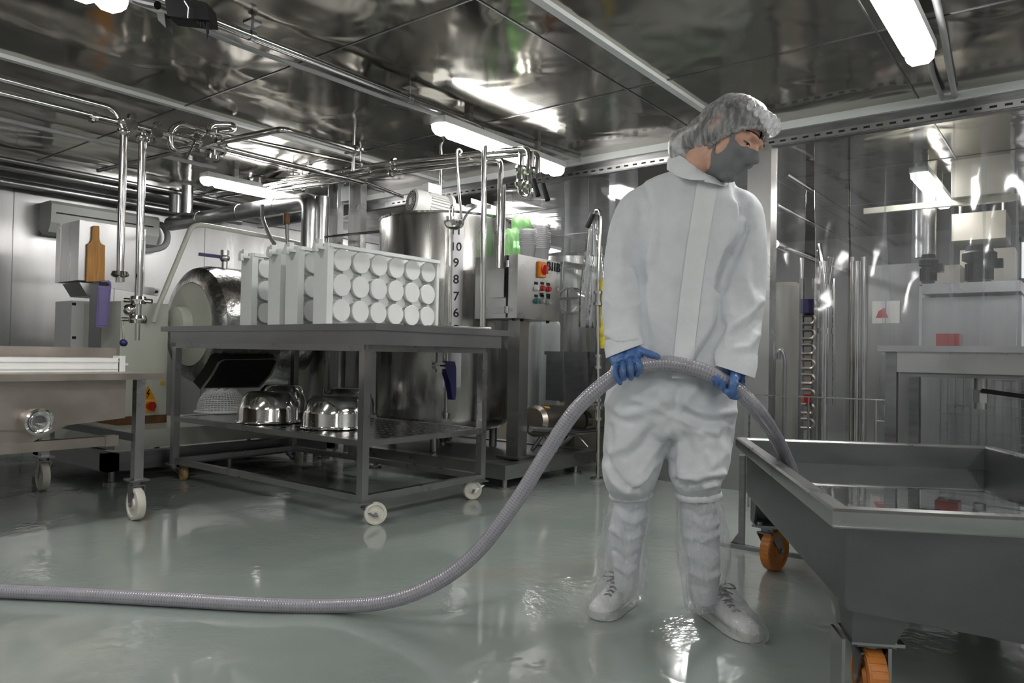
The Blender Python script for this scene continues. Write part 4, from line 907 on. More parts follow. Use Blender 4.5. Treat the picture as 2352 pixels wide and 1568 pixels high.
for a_, c_ in ((VL-.15, .13), (.165, .11), (VL-.15, VW-.13), (.165, VW-.11)):
    s1 = 1 if a_ > VL/2 else -1; s2 = -1 if c_ < VW/2 else 1
    o = vp(a_, c_, 0); T, B_ = V((0, 0, .30)), V((0, 0, .19))
    b = MB()
    l = lambda z, k: [o+e1*s1*.065+e2*s2*.06+V((0, 0, z)), o+e1*s1*.065-e2*s2*(.035+k)+V((0, 0, z)), o+e1*s1*.058-e2*s2*(.035+k)+V((0, 0, z)), o+e1*s1*.058+e2*s2*.053+V((0, 0, z)), o-e1*s1*(.02+k)+e2*s2*.053+V((0, 0, z)), o-e1*s1*(.02+k)+e2*s2*.06+V((0, 0, z))]
    b.quadloop([l(.19, 0), l(.305, .06)]); b.build('leg', vat_m, t)
    b = MB(); b.obox(o+V((0, 0, .187)), e1*.062, e2*.06, (0, 0, .004))
    for d1 in (-.04, .04):
        for d2 in (-.04, .04): b.cyl(o+e1*d1+e2*d2+V((0, 0, .19)), o+e1*d1+e2*d2+V((0, 0, .201)), .009, n=6)
    b.build('mounting_plate', steel, t)
    caster(t, o.x, o.y, .183, .083, orange, V((.98, -.18, 0)) if s1 < 0 else e2, .046, steel_d, True, off=(.02, .02) if s1 < 0 else (.0, .0))
    if s1 > 0:
        b = MB(); b.obox(o+e2*s2*.075+V((0, 0, .115)), e1*.05, e2*.004, (0, 0, .075)); b.obox(o-e2*s2*.03+V((0, 0, .115)), e1*.05, e2*.004, (0, 0, .075)); b.build('guard_plate', steel, t)
# slim foot stand and floor rail behind the vat
p = Zp(1697, 1256); tag(MB().bb(p.x-.05, p.y-.03, 0, p.x+.06, p.y+.03, .01).bb(p.x+.0, p.y-.01, .01, p.x+.025, p.y+.01, .42).prism([V((p.x-.04, p.y, .01)), V((p.x, p.y, .01)), V((p.x, p.y, .07))], (0, .006, 0)).build('stand_foot', steel_d), 'dark steel foot stand on the floor behind the left orange wheel of the vat', 'stand')
a, c = Zp(1752, 1268), Zp(1840, 1282); d = (c-a).normalized()
tag(MB().obox((a+c)/2+d*.2+V((0, 0, .008)), d*.55, V((-d.y, d.x, 0))*.012, (0, 0, .008)).build('floor_rail', steel_d), 'thin dark bar lying on the floor under the vat', 'bar')

# ================================================================== SINK TABLE BEHIND
t = thing('sink_table', 'steel sink table with a drain tap, standing before the strip curtain on the right', 'table', (0, 4.1, 0))
x0, y0 = Yp(2015, 795, 3.86).x, 3.86; z1 = .935
MB().bb(x0, y0, z1-.028, 1.4, y0+.75, z1).build('table_top', steel_h, t, bevel=.010)
MB().bb(x0+.075, y0+.03, z1-.125, 1.36, y0+.7, z1-.028).build('basin', steel, t, bevel=.008)
MB().bb(x0+.09, y0+.05, z1-.145, 1.34, y0+.68, z1-.125).build('basin_bottom', steel_d, t)
for x, y in ((x0+.055, y0+.05), (x0+.055, y0+.66), (1.3, y0+.05), (1.3, y0+.66)): MB().bb(x-.024, y-.024, 0, x+.024, y+.024, z1-.03).build('leg', steel_d, t, bevel=.003)
q = Yp(2252, 880, y0+.2)
b = MB(); b.cyl((q.x, q.y, z1-.14), (q.x, q.y, z1-.20), .026, n=16); b.cyl((q.x, q.y, z1-.20), (q.x, q.y, z1-.26), .032, n=6); b.cyl((q.x, q.y, z1-.26), (q.x, q.y, z1-.29), .024); tp = b.build('drain_tap', steel, t)
MB().obox((q.x+.11, q.y-.03, z1-.215), (.10, 0, -.012), (0, .010, 0), (0, 0, .010)).build('tap_lever', black, tp, bevel=.003)
# thin guard rail of wire
Y_ = 4.25
t = thing('wire_guard', 'thin steel wire guard frame with a dark oval latch, behind the vat', 'guard', Yp(1857, 960, Y_)); b = MB()
tp = [Yp(1722, 906, Y_), Yp(1857, 911, Y_), Yp(2012, 918, Y_)]
b.tube(tp, .004, 6)
for p in tp: b.tube([p, V((p.x, p.y, 0))], .0055, 6)
e = tp[2]; b.tube([e+V((0, 0, -.11)), e+V((.06, 0, -.11))], .004, 6); b.tube([e+V((0, 0, -.0)), e+V((.06, 0, 0))], .004, 6); b.build('wires', steel, t)
MB().ell(e+V((.06, 0, -.055)), (.022, 0, 0), (0, .02, 0), (0, 0, .05), 16, 10).build('latch', greypl, t)

# ================================================================== HOSE
ND = V((-1.03, 2.22, 0)); NB = ND.copy(); ND.normalize(); RX = V((ND.y, -ND.x, 0)); UP = V((0, 0, 1))
def PU(px, py, dd=0.0):
    d = ray(px, py); o = NB + ND*dd; s_ = (o-CO).dot(ND)/d.dot(ND); return CO + d*s_
HR = .0235
P = [Zp(-260, 1345, HR), Zp(-120, 1350, HR)]
for x, y in ((0, 1357), (200, 1366), (400, 1377), (600, 1388), (760, 1391)): P.append(Zp(x, y, HR))
P += [Dp(890, 1381, 2.36), Dp(1000, 1340, 2.34), Dp(1095, 1268, 2.33), Dp(1185, 1152, 2.32), Dp(1255, 1040, 2.31), Dp(1325, 938, 2.28)]
P += [PU(1408, 866, -.17), PU(1465, 842, -.185), PU(1530, 834, -.185), PU(1600, 847, -.185), PU(1655, 871, -.175), PU(1700, 902, -.15), PU(1745, 950, -.08), Dp(1785, 1010, 2.5), Dp(1812, 1068, 2.68), Dp(1822, 1100, 2.76)]
sp = spline(P, 16)
# resample evenly, ribbed wall
def resample(pts, step):
    L = [0.0]
    for a, c in zip(pts, pts[1:]): L.append(L[-1]+(c-a).length)
    out = []; i = 0; s_ = 0
    while s_ < L[-1]:
        while L[i+1] < s_: i += 1
        f = (s_-L[i])/max(1e-9, L[i+1]-L[i]); out.append(pts[i].lerp(pts[i+1], f)); s_ += step
    return out
t = thing('hose', 'long ribbed grey hose from the floor through both gloved hands into the vat', 'hose', Zp(600, 1388, 0))
hp = resample(sp, .00225); rr = [HR*(.965 if i % 4 == 0 else 1.0) for i in range(len(hp))]
MB().tube(hp, rr, 28, True).build('hose_wall', hose_m, t, ang=180, normals=True)
b = MB(); hx = resample(sp, .00075); x = None; pts = []
for i, p in enumerate(hx):
    d = (hx[min(i+1, len(hx)-1)]-hx[max(i-1, 0)]).normalized()
    if x is None: x, y, _ = frame_of(d)
    else: x = (x-d*x.dot(d)).normalized(); y = d.cross(x)
    a_ = 2*pi*i/12; pts.append(p + (x*cos(a_)+y*sin(a_))*(HR*.979))
b.tube(pts, .00115, 5); b.build('spiral_wire', hose_d, t, ang=180)

# ================================================================== STRIP CURTAIN
def strip_(x0, x1, y, label, zb=.04, lean=0.0, wav=.012, ph=0.0):
    loops = []; random.seed(int((x0+9)*1000)); k1, k2 = random.uniform(2, 4), random.uniform(0, 6)
    nz = 26
    for j in range(nz+1):
        z = CZ-.10 - (CZ-.10-zb)*j/nz; f = j/nz; row = []
        for i in range(9):
            s_ = i/8; bow = .010*(1-(2*s_-1)**2)*(-1 if int(x0*100) % 2 else 1)
            row.append(V((x0+(x1-x0)*s_ + lean*f + .006*sin(k1*f*3+k2), y + bow*f + wav*sin(k1*f*4+k2+2*s_)*f + .01*sin(9*f+k2)*f, z)))
        loops.append(row)
    b = MB(); lo = [r_ + [q+V((0, .0024, 0)) for q in r_[::-1]] for r_ in loops]
    b.quadloop(lo); o = b.build('curtain_strip', clear_strip, ang=60)
    return tag(o, label, 'curtain strip', 'clear strips of the curtain')
ords = ['first', 'second', 'third', 'fourth', 'fifth', 'sixth', 'seventh', 'eighth', 'ninth', 'tenth']
xs = lambda px, py=420: Yp(px, py, HY).x
R_ = [(1778, 1846, .0), (1863, 1941, .0), (1948, 2030, .06), (2026, 2112, -.02), (2092, 2188, .02), (2180, 2262, .0), (2255, 2338, .0), (2330, 2420, .02)]
for i, (a, c, ln) in enumerate(R_):
    strip_(xs(a), xs(c), HY+.03+.05*(i % 2), 'clear hanging plastic strip, %s to the right of the bright steel post' % ords[i], lean=ln)
L_ = [(1172, 1238), (1232, 1296), (1290, 1344), (1338, 1400), (1394, 1460), (1640, 1722)]
for i, (a, c) in enumerate(L_):
    strip_(xs(a, 480), xs(c, 480), HY+.03+.05*(i % 2), ('clear hanging plastic strip, %s right of the control cabinet side' % ords[i]) if i < 5 else 'clear hanging plastic strip just left of the bright steel post behind the person', zb=.45 if i < 5 else .7, lean=(.05, -.03, .02, .05, 0, 0)[i], wav=.02)

# ================================================================== BEYOND THE CURTAIN
def cylpx(px, r, y, py_top, py_bot, name, label, cat, m, group=None, cap=.02):
    p, q = Yp(px, py_top, y), Yp(px, py_bot, y); c = V((p.x, y, 0)); zb = max(0.0, q.z)
    return tag(MB().lathe([(0, zb), (r-.01, zb), (r, zb+.02), (r, p.z-.04), (r*.93, p.z-.01), (r*.6, p.z+cap), (0, p.z+cap*1.3)], c, (0, 0, 1), 36).build(name, m), label, cat, group)
def boxpx(px0, py0, px1, py1, y, dy, name, label, cat, m, bevel=.006, floor=False):
    a, c = Yp(px0, py0, y), Yp(px1, py1, y)
    return tag(MB().bb(a.x, y, 0 if floor else c.z, c.x, y+dy, a.z).build(name, m, bevel=bevel), label, cat)
beige = mat('cream_tank_paint', (.44, .42, .36), .35, 0, .05, 4)
ct = cylpx(1806, .13, 5.9, 655, 1300, 'tall_tank', 'tall cream cylinder tank just right of the bright post, behind the strips', 'tank', beige)
P = [Yp(1788, 825, 5.6), Yp(1790, 808, 5.6), Yp(1797, 806, 5.6), Yp(1803, 830, 5.6), Yp(1802, 890, 5.6)]; P.append(V((P[-1].x, 5.6, 0)))
tag(MB().tube(spline(P, 5), .016, 10).build('pipe_hook', steel), 'steel hook-shaped pipe in front of the tall cream tank', 'pipe')
t = thing('heat_exchanger', 'stack of bent brown and steel pipes with a blue valve, between the first two strips', 'heat exchanger', Yp(1854, 1000, 5.6))
b = MB(); Y_ = 5.6
for k in range(9):
    z0 = Yp(1850, 690+34*k, Y_).z; xa, xb = Yp(1843, 700, Y_).x, Yp(1868, 700, Y_).x
    b.tube(bend([(xa, Y_, z0), (xb, Y_, z0), (xb+.02, Y_, z0-.03), (xb, Y_, z0-.065), (xa, Y_, z0-.065)], .03), .014, 8)
b.build('bent_pipes', inox_dirty, t)
for k, px in enumerate((1843, 1872)): p = Yp(px, 640, Y_+.05); MB().cyl((p.x, Y_+.05, .05), (p.x, Y_+.05, p.z), .02, n=10).build('upright', steel_d, t)
p = Yp(1853, 703, Y_-.05); MB().cyl(p+V((0, 0, -.05)), p+V((0, 0, .05)), .05, n=16).build('blue_valve', navy, t)
p = Yp(1853, 915, Y_-.05); MB().cyl(p+V((0, 0, -.03)), p+V((0, 0, .03)), .035, n=16).build('red_valve', redp, t)
t = thing('valve_column', 'tall chrome valve column behind the second strip', 'valve column', Yp(1895, 1000, 5.7)); Y_ = 5.7
b = MB(); p = Yp(1893, 600, Y_); b.cyl((p.x, Y_, .05), (p.x, Y_, p.z), .035, n=14)
for py in (620, 660, 700, 760): q = Yp(1893, py, Y_); b.cyl(q+V((0, 0, -.02)), q+V((0, 0, .02)), .055, n=16)
b.build('column', chrome, t)
b = MB(); b.tube(bend([Yp(1880, 560, Y_), Yp(1886, 590, Y_), Yp(1893, 640, Y_)], .05), .02, 10); b.tube(bend([Yp(1908, 590, Y_), Yp(1903, 620, Y_), Yp(1897, 660, Y_)], .05), .02, 10); b.tube([Yp(1915, 640, Y_), Yp(1915, 930, Y_)], .014, 8); b.build('branch_pipes', chrome, t)
for i, (px, py0, py1, r_, lb) in enumerate(((1968, 600, 930, .026, 'thick upright steel pipe behind the gap between second and third strip'), (1985, 590, 905, .018, 'thin upright steel pipe beside the thick upright pipe'), (1842, 590, 660, .014, 'short upright pipe above the heat exchanger'), (1958, 590, 700, .014, 'thin upright pipe left of the thick upright pipe'))):
    tag(MB().cyl(Yp(px, py0, 5.8), V((Yp(px, py0, 5.8).x, 5.8, 0)), r_, n=12).build('upright_pipe', chrome), lb, 'pipe', 'upright pipes beyond the curtain')
t = boxpx(1995, 610, 2108, 1000, 7.2, .5, 'steel_cabinet', 'tall grey steel cabinet with a white notice, seen through the strips', 'cabinet', wall_m, floor=True)
a, c = Yp(2004, 692, 7.19), Yp(2066, 742, 7.19)
nt_ = MB().bb(a.x, 7.185, c.z, c.x, 7.199, a.z).build('notice', paper, t, label='white paper notice with a red mark')
m_ = (a+c)/2; MB().prism([V((a.x+.03, 7.184, m_.z-.05)), V((a.x+.13, 7.184, m_.z-.05)), V((a.x+.10, 7.184, m_.z+.04)), V((a.x+.05, 7.184, m_.z+.01))], (0, .004, 0)).build('red_mark', redp, nt_)
MB().bb(m_.x-.004, 7.183, c.z, m_.x+.004, 7.187, a.z).build('divider', greypl, nt_)
p = Yp(2126, 476, 6.6); tag(MB().cyl((p.x, 6.6, Yp(2126, 592, 6.6).z), (p.x, 6.6, CZ), .075, n=24).build('duct', jacket), 'silver jacketed upright duct beneath the lamp beyond the strips', 'duct')
a, c = Yp(1985, 485, 6.4), Yp(2400, 462, 6.4)
tag(MB().bb(a.x, 6.38, a.z-.025, c.x+.5, 6.42, a.z+.02).build('cross_bar', mat('pale_bar', (.6, .6, .5), .4), bevel=.003), 'long pale horizontal bar crossing behind the strips on the right', 'bar')
t = boxpx(2118, 652, 2345, 668, 6.0, .6, 'machine_shelf', 'steel shelf carrying two black motors, behind the right strips', 'shelf', steel)
boxpx(2118, 684, 2345, 1000, 6.15, .4, 'grey_panel', 'grey steel panel under the motor shelf', 'panel', wall_m, floor=True)
def motor_(px, py0, py1, r_, y, lb):
    p, q = Yp(px, py0, y), Yp(px, py1, y); H = p.z-q.z; t = thing('motor', lb, 'motor', q, 'black motors on the shelf')
    MB().lathe([(0, 0), (r_*.85, 0), (r_*.85, H*.55), (r_, H*.58), (r_*1.25, H*.62), (r_*1.25, H*.80), (r_, H*.86), (r_*.9, H), (0, H)], q, (0, 0, 1), 28).build('body', black, t)
    b = MB()
    for k in range(18): a_ = 2*pi*k/18; b.obox(q+V((cos(a_)*r_*.88, sin(a_)*r_*.88, H*.3)), V((cos(a_), sin(a_), 0))*.012, V((-sin(a_), cos(a_), 0))*.003, (0, 0, H*.22))
    b.build('fins', black, t); MB().obox(q+V((r_*1.2, -.02, H*.5)), (.04, 0, 0), (0, .04, 0), (0, 0, .03)).build('terminal_box', black, t)
motor_(2249, 565, 650, .085, 6.1, 'larger black motor on the shelf at the right'); motor_(2132, 585, 650, .05, 6.1, 'smaller black motor at the left end of the shelf')
boxpx(2110, 612, 2205, 650, 6.4, .3, 'cream_box', 'pale box on the shelf behind the smaller black motor', 'box', beige)
ho = boxpx(2186, 492, 2310, 545, 6.9, .5, 'cream_hopper', 'pale cream hopper under the cross bar at the right', 'hopper', beige)
for dx in (-.15, .15): p = wloc(ho)+V((dx, 0, .1)); MB().cyl(p, (p.x, p.y, CZ), .015, n=8).build('hanger', steel, ho)
boxpx(2205, 575, 2330, 650, 6.65, .3, 'pale_housing', 'pale housing behind the larger black motor', 'housing', beige)
boxpx(2185, 335, 2320, 440, 6.3, .4, 'pale_reflection_box', 'pale box standing for a reflection in the far ceiling at the right', 'box', beige)  # solid box in place of a reflection in the ceiling steel
boxpx(2150, 766, 2203, 850, 5.0, .15, 'red_crate', 'red plastic crate just above the rim of the sink table', 'crate', redp)
b = MB(); a, c = Yp(2160, 850, 5.0), Yp(2360, 1010, 5.0)
for k in range(12): x = a.x+(c.x-a.x)*k/11; b.bb(x-.003, 5.0, .05, x+.003, 5.006, a.z)
for k in range(16): z = .05+(a.z-.05)*k/15; b.bb(a.x, 4.995, z-.003, c.x, 5.001, z+.003)
tag(b.build('wire_mesh_guard', steel), 'steel wire mesh guard seen under the sink table', 'mesh guard')
for i, (q, lb) in enumerate((((1805, 400), 'uppermost long bright pipe running away behind the strips'), ((1783, 470), 'middle long bright pipe running away behind the strips'), ((1780, 560), 'lowest long bright pipe running away behind the strips'))):
    p = Xp(*q, -1.75+.02*i); tag(MB().cyl(p, V((p.x, 9.605, p.z)), (.022, .018, .03)[i], n=12).build('long_pipe', chrome), lb, 'pipe', 'pipes running away beyond the curtain')
# left far side
t = cylpx(1312, .42, 6.4, 590, 1300, 'far_tank', 'tall bright steel tank with a round hatch behind the left strips', 'tank', tanksteel)
p = Yp(1306, 690, 5.95); b = MB(); b.lathe([(0, .0), (.11, .0), (.115, .02), (.13, .02), (.135, .0), (.135, -.08)], p, (0, -1, 0), 36); b.build('hatch', chrome, t)
b = MB(); b.tube([p+V((-.15, -.04, .02)), p+V((.15, -.04, .02))], .010, 8); b.build('hatch_bar', steel, t)
b = MB(); p = Yp(1342, 560, 6.0); b.tube(bend([V((Yp(1280, 604, 5.85).x, 5.85, 0)), Yp(1280, 604, 5.85), Yp(1385, 622, 5.85)], .1), .03, 10); tag(b.build('pipe', chrome), 'bright level pipe in front of the far tank', 'pipe')
cylpx(1262, .10, 5.4, 738, 1300, 'white_drum', 'white upright drum between the control cabinet post and the far tank', 'drum', white_e)
cylpx(1228, .05, 5.2, 742, 1300, 'white_canister', 'narrow white canister right beside the control cabinet post', 'canister', white_e)
a, c = Yp(1216, 806, 4.60), Yp(1400, 935, 4.60)
t = thing('dark_vat', 'dark steel vat wall behind the pump, below the left strips', 'vat', (a.x+.5, 4.6, c.z))
MB().bb(a.x-.05, 4.90, c.z, c.x+.25, 5.5, a.z).build('body', steel_d, t, bevel=.006)
MB().bb(a.x-.06, 4.885, a.z-.025, c.x+.26, 5.51, a.z+.003).build('rim', steel_d, t, bevel=.004)
for x in (a.x+.1, c.x+.1): MB().bb(x-.03, 5.0, 0, x+.03, 5.06, c.z).build('leg', steel_d, t)
tile = mat('beige_floor_tile', (.42, .39, .31), .35, 0, .08, 6)
struct(MB().bb(-4.6, 5.62, 0, -1.9, 5.70, .42).build('wall_partition', tile))
# ================================================================== PERSON
person = thing('person', 'person in a white hooded-less coverall, hairnet, grey mask and blue gloves, looking down and holding the hose', 'person', NB)
person['label'] = 'person in white coverall, hairnet, grey mask and blue gloves, looking down while holding the hose'
def ring(py, l, r, dd, hd, p=2.3, n=44, tilt=0.0):
    a, c = PU(l, py, dd), PU(r, py, dd); m_ = (a+c)/2; ax = (c-a)/2; out = []
    for i in range(n):
        th = 2*pi*i/n; cs, sn = cos(th), sin(th)
        out.append(m_ + ax*(abs(cs)**(2/p)*(1 if cs >= 0 else -1)) + ND*hd*(abs(sn)**(2/p)*(1 if sn >= 0 else -1)) + UP*tilt*sn)
    return out
def limb(mb, pts, n=28, flat=1.0):
    P = [PU(x, y, d) for x, y, d, r in pts]; R0 = [r for *_, r in pts]
    S_ = spline(P, 6); f = spline([V((r, 0, 0)) for r in R0], 6); mb.tube(S_, [q.x for q in f], n, True, flat)
# ---- the coverall
g = MB()
g.quadloop([ring(372, 1560, 1628, .03, .055), ring(392, 1548, 1640, .03, .065), ring(406, 1510, 1664, .03, .080), ring(420, 1478, 1688, .03, .092), ring(438, 1456, 1706, .03, .10), ring(470, 1455, 1712, .02, .12), ring(540, 1458, 1705, .01, .135), ring(620, 1462, 1680, .01, .135), ring(700, 1456, 1664, .01, .135), ring(780, 1430, 1668, .01, .14), ring(850, 1398, 1686, .01, .15), ring(905, 1390, 1692, .01, .152), ring(950, 1388, 1694, .01, .15), ring(985, 1392, 1690, .01, .14), ring(1000, 1400, 1684, .01, .12)])
g.quadloop([ring(940, 1390, 1555, .01, .13, 2.2), ring(990, 1388, 1545, .0, .125, 2.2), ring(1030, 1385, 1532, -.01, .12, 2.2), ring(1065, 1382, 1522, -.02, .12, 2.2), ring(1095, 1384, 1513, -.03, .118), ring(1118, 1392, 1503, -.03, .11), ring(1136, 1402, 1494, -.02, .085), ring(1150, 1410, 1488, -.015, .06), ring(1200, 1400, 1484, -.005, .06), ring(1260, 1398, 1476, .0, .058), ring(1300, 1406, 1470, .01, .055), ring(1338, 1410, 1468, .02, .055), ring(1356, 1416, 1464, .025, .05)])
g.quadloop([ring(940, 1545, 1692, .01, .13, 2.2), ring(990, 1536, 1690, .0, .125, 2.2), ring(1030, 1534, 1684, -.01, .12, 2.2), ring(1060, 1534, 1680, -.02, .12, 2.2), ring(1088, 1536, 1672, -.03, .118), ring(1108, 1543, 1662, -.03, .105), ring(1128, 1555, 1654, -.02, .085), ring(1146, 1562, 1648, -.01, .062), ring(1200, 1562, 1652, .0, .062), ring(1270, 1570, 1655, .0, .058), ring(1320, 1580, 1654, .01, .058), ring(1368, 1584, 1648, .02, .056), ring(1384, 1590, 1642, .02, .05)])
limb(g, [(1500, 468, .03, .055), (1470, 482, .02, .070), (1443, 540, .0, .070), (1430, 620, -.02, .064), (1426, 690, -.05, .062), (1428, 745, -.09, .061), (1432, 785, -.12, .060), (1434, 808, -.135, .060)])
limb(g, [(1672, 470, .03, .055), (1702, 490, .02, .068), (1714, 560, .0, .066), (1708, 640, -.01, .070), (1700, 710, -.04, .071), (1692, 780, -.08, .067), (1688, 830, -.115, .064), (1687, 853, -.13, .066)])
me = remeshed(g, .0068, 6, .6)
# folds sculpted into the cloth: (points, height in metres, half width in metres)
FOLDS = [([(1556, 965), (1505, 935), (1455, 918)], .007, .009), ([(1556, 972), (1600, 985), (1640, 1005)], -.006, .008), ([(1545, 985), (1500, 1040), (1470, 1090)], .007, .011), ([(1535, 1010), (1510, 1060), (1500, 1095)], -.006, .009), ([(1560, 1000), (1562, 1050), (1552, 1090)], .006, .008), ([(1400, 980), (1404, 1030)], -.006, .009), ([(1660, 985), (1640, 1040), (1650, 1085)], -.007, .010), ([(1520, 890), (1500, 925), (1440, 935)], -.005, .009),
 ([(1420, 1160), (1450, 1180), (1475, 1165)], -.007, .008), ([(1405, 1215), (1440, 1240), (1470, 1225)], .009, .008), ([(1410, 1265), (1440, 1290), (1466, 1272)], -.007, .008), ([(1415, 1300), (1440, 1318), (1460, 1305)], .008, .007), ([(1575, 1170), (1610, 1190), (1645, 1178)], -.007, .008), ([(1580, 1230), (1615, 1242), (1648, 1225)], .010, .009), ([(1585, 1310), (1620, 1330), (1648, 1318)], .009, .008), ([(1590, 1345), (1620, 1352)], -.007, .007),
 ([(1478, 425), (1497, 470), (1486, 560), (1474, 640)], -.012, .010), ([(1492, 450), (1500, 520), (1492, 600)], .006, .014), ([(1468, 470), (1480, 530), (1476, 580)], -.008, .010),
 ([(1692, 425), (1703, 480), (1690, 545), (1655, 635)], -.014, .010), ([(1715, 520), (1680, 600), (1657, 660)], -.022, .013), ([(1690, 470), (1700, 520), (1680, 560)], .010, .014), ([(1712, 470), (1722, 520)], -.010, .012),
 ([(1660, 690), (1620, 770), (1570, 825)], .011, .020), ([(1655, 745), (1615, 805), (1588, 850)], -.013, .014), ([(1480, 640), (1478, 720), (1486, 780)], -.010, .012), ([(1500, 560), (1492, 660), (1480, 740)], .006, .018),
 ([(1395, 925), (1425, 955), (1480, 945), (1535, 915)], .007, .012), ([(1400, 945), (1440, 972), (1500, 965), (1545, 940)], -.006, .012), ([(1565, 922), (1600, 942), (1645, 952), (1690, 945)], .009, .011), ([(1575, 950), (1620, 968), (1680, 966)], -.010, .011),
 ([(1488, 965), (1462, 1000), (1440, 1026), (1405, 1040)], .012, .013), ([(1500, 985), (1480, 1020), (1440, 1050)], -.009, .014), ([(1578, 972), (1610, 993), (1640, 992), (1668, 975)], .011, .012), ([(1570, 1000), (1590, 1040), (1575, 1080)], -.007, .013), ([(1648, 1000), (1665, 1040), (1640, 1070)], .008, .013),
 ([(1388, 1045), (1400, 1075), (1432, 1115), (1475, 1128)], -.011, .010), ([(1392, 1070), (1412, 1108), (1440, 1128)], .010, .010), ([(1512, 1060), (1490, 1095), (1455, 1118)], .010, .010), ([(1505, 1085), (1480, 1118)], -.009, .009),
 ([(1560, 1098), (1600, 1098), (1662, 1086)], .012, .009), ([(1552, 1106), (1600, 1112), (1655, 1104)], -.012, .009), ([(1600, 1100), (1620, 1118), (1645, 1112)], .010, .008), ([(1540, 1060), (1556, 1100), (1575, 1122)], -.010, .009), ([(1625, 1045), (1635, 1070), (1605, 1090)], .007, .010),
 ([(1450, 620), (1466, 665), (1470, 720)], .009, .010), ([(1400, 640), (1440, 655)], -.007, .010), ([(1395, 690), (1425, 712), (1462, 700)], .007, .010), ([(1392, 768), (1415, 785), (1460, 778)], .009, .009), ([(1395, 780), (1430, 796)], -.008, .008), ([(1420, 520), (1430, 600)], .006, .014), ([(1405, 560), (1415, 640)], -.005, .012),
 ([(1690, 745), (1720, 722), (1748, 690)], .010, .009), ([(1680, 770), (1715, 755), (1742, 735)], -.008, .010), ([(1655, 700), (1652, 770), (1660, 830)], -.006, .010), ([(1715, 640), (1730, 690)], .007, .012), ([(1690, 800), (1720, 795), (1738, 770)], .008, .010), ([(1730, 600), (1738, 660)], -.006, .012),
 ([(1430, 1190), (1455, 1200), (1478, 1185)], .008, .008), ([(1440, 1225), (1440, 1290)], -.006, .010), ([(1590, 1190), (1620, 1215), (1650, 1200)], .008, .008), ([(1600, 1250), (1640, 1265)], -.008, .009), ([(1580, 1270), (1630, 1300)], .007, .009), ([(1575, 1215), (1600, 1240)], -.006, .009),
 ([(1560, 890), (1555, 930), (1552, 960)], -.010, .012), ([(1505, 900), (1540, 930)], .007, .012), ([(1600, 890), (1570, 925)], .007, .012), ([(1545, 420), (1520, 480), (1515, 560)], -.004, .02), ([(1680, 600), (1672, 660), (1676, 720)], .006, .012)]
nv = len(me.vertices); co = np.empty(nv*3); me.vertices.foreach_get('co', co); co = co.reshape(-1, 3)
no = np.empty(nv*3); me.vertices.foreach_get('normal', no); no = no.reshape(-1, 3)
base = np.array(NB); rxn, ndn = np.array(RX), np.array(ND)
# project onto the person's frontal plane along the sight line so the folds stay on the cloth's front
rel = co - np.array(CO); dn = np.array(NB-CO).dot(ndn); pl_ = rel*(dn/(rel@ndn))[:, None]
uu, vv = pl_@rxn, pl_[:, 2]
facing = np.clip(-(no@ndn)*1.6+.25, 0, 1); disp = np.zeros(nv)
def uvp(px, py): q = PU(px, py) - CO; return np.array((q.dot(RX), q.z))
for pts, h, w_ in FOLDS:
    P2 = [uvp(*q) for q in pts]; best = np.full(nv, 9.0); 
    for a, c in zip(P2, P2[1:]):
        ab = c-a; L2 = ab@ab; tt_ = np.clip(((uu-a[0])*ab[0]+(vv-a[1])*ab[1])/L2, 0, 1)
        best = np.minimum(best, np.hypot(uu-a[0]-tt_*ab[0], vv-a[1]-tt_*ab[1]))
    disp += 1.2*h*np.exp(-(best/(w_*1.15))**2)
disp *= facing
nzv = np.array([noise.noise(V((x*7, y*7, z*4))) + .5*noise.noise(V((x*16+3, y*16, z*11))) - .9*abs(noise.noise(V((x*12+9, y*12, z*6)))) - .35*abs(noise.noise(V((x*26, y*26+5, z*15)))) for x, y, z in co])
co2 = co + no*(disp + nzv*.0042)[:, None]
me.vertices.foreach_set('co', co2.ravel()); me.update()
cov = link_mesh('coverall', me, gown, person)
from mathutils.bvhtree import BVHTree
bt = BVHTree.FromPolygons([tuple(v.co + NB) for v in me.vertices], [tuple(p.vertices) for p in me.polygons])
def onG(px, py, out=.004, dd=-.14):
    d = ray(px, py).normalized(); h = bt.ray_cast(CO, d, 6)
    return (h[0] - d*out) if h[0] else PU(px, py, dd)
# placket, collar, cuffs
g = []
for k in range(40):
    f = k/39; y = 404+(868-404)*f; cl = 1604-60*f - 6*sin(f*3); wd = 48-2*f
    if f > .9: y = 404+464*f
    row = [onG(cl+wd*i/6, y, .010 if 0 < i < 6 else .007) for i in range(7)]
    g.append(row)
for r_ in range(1, 39):
    for i in range(7): g[r_][i] = g[r_][i]*.5 + (g[r_-1][i]+g[r_+1][i])*.25
for k in range(34, 40):
    for i in range(7): g[k][i] = g[k][i] - ND*.003*(k-33)
b = MB(); b.quadloop([r_ + [q + ND*.004 for q in r_[::-1]] for r_ in g]); pk = b.build('front_placket', gown2, person, ang=50)
def band(pts, wv, m_, nm, th=.003, ang=180):
    b = MB(); b.quadloop([[p, p+w_, p+w_*1.0+n_*th, p+n_*th] for p, w_, n_ in zip(pts, wv[0], wv[1])], cap=True); return b.build(nm, m_, person, ang=ang)
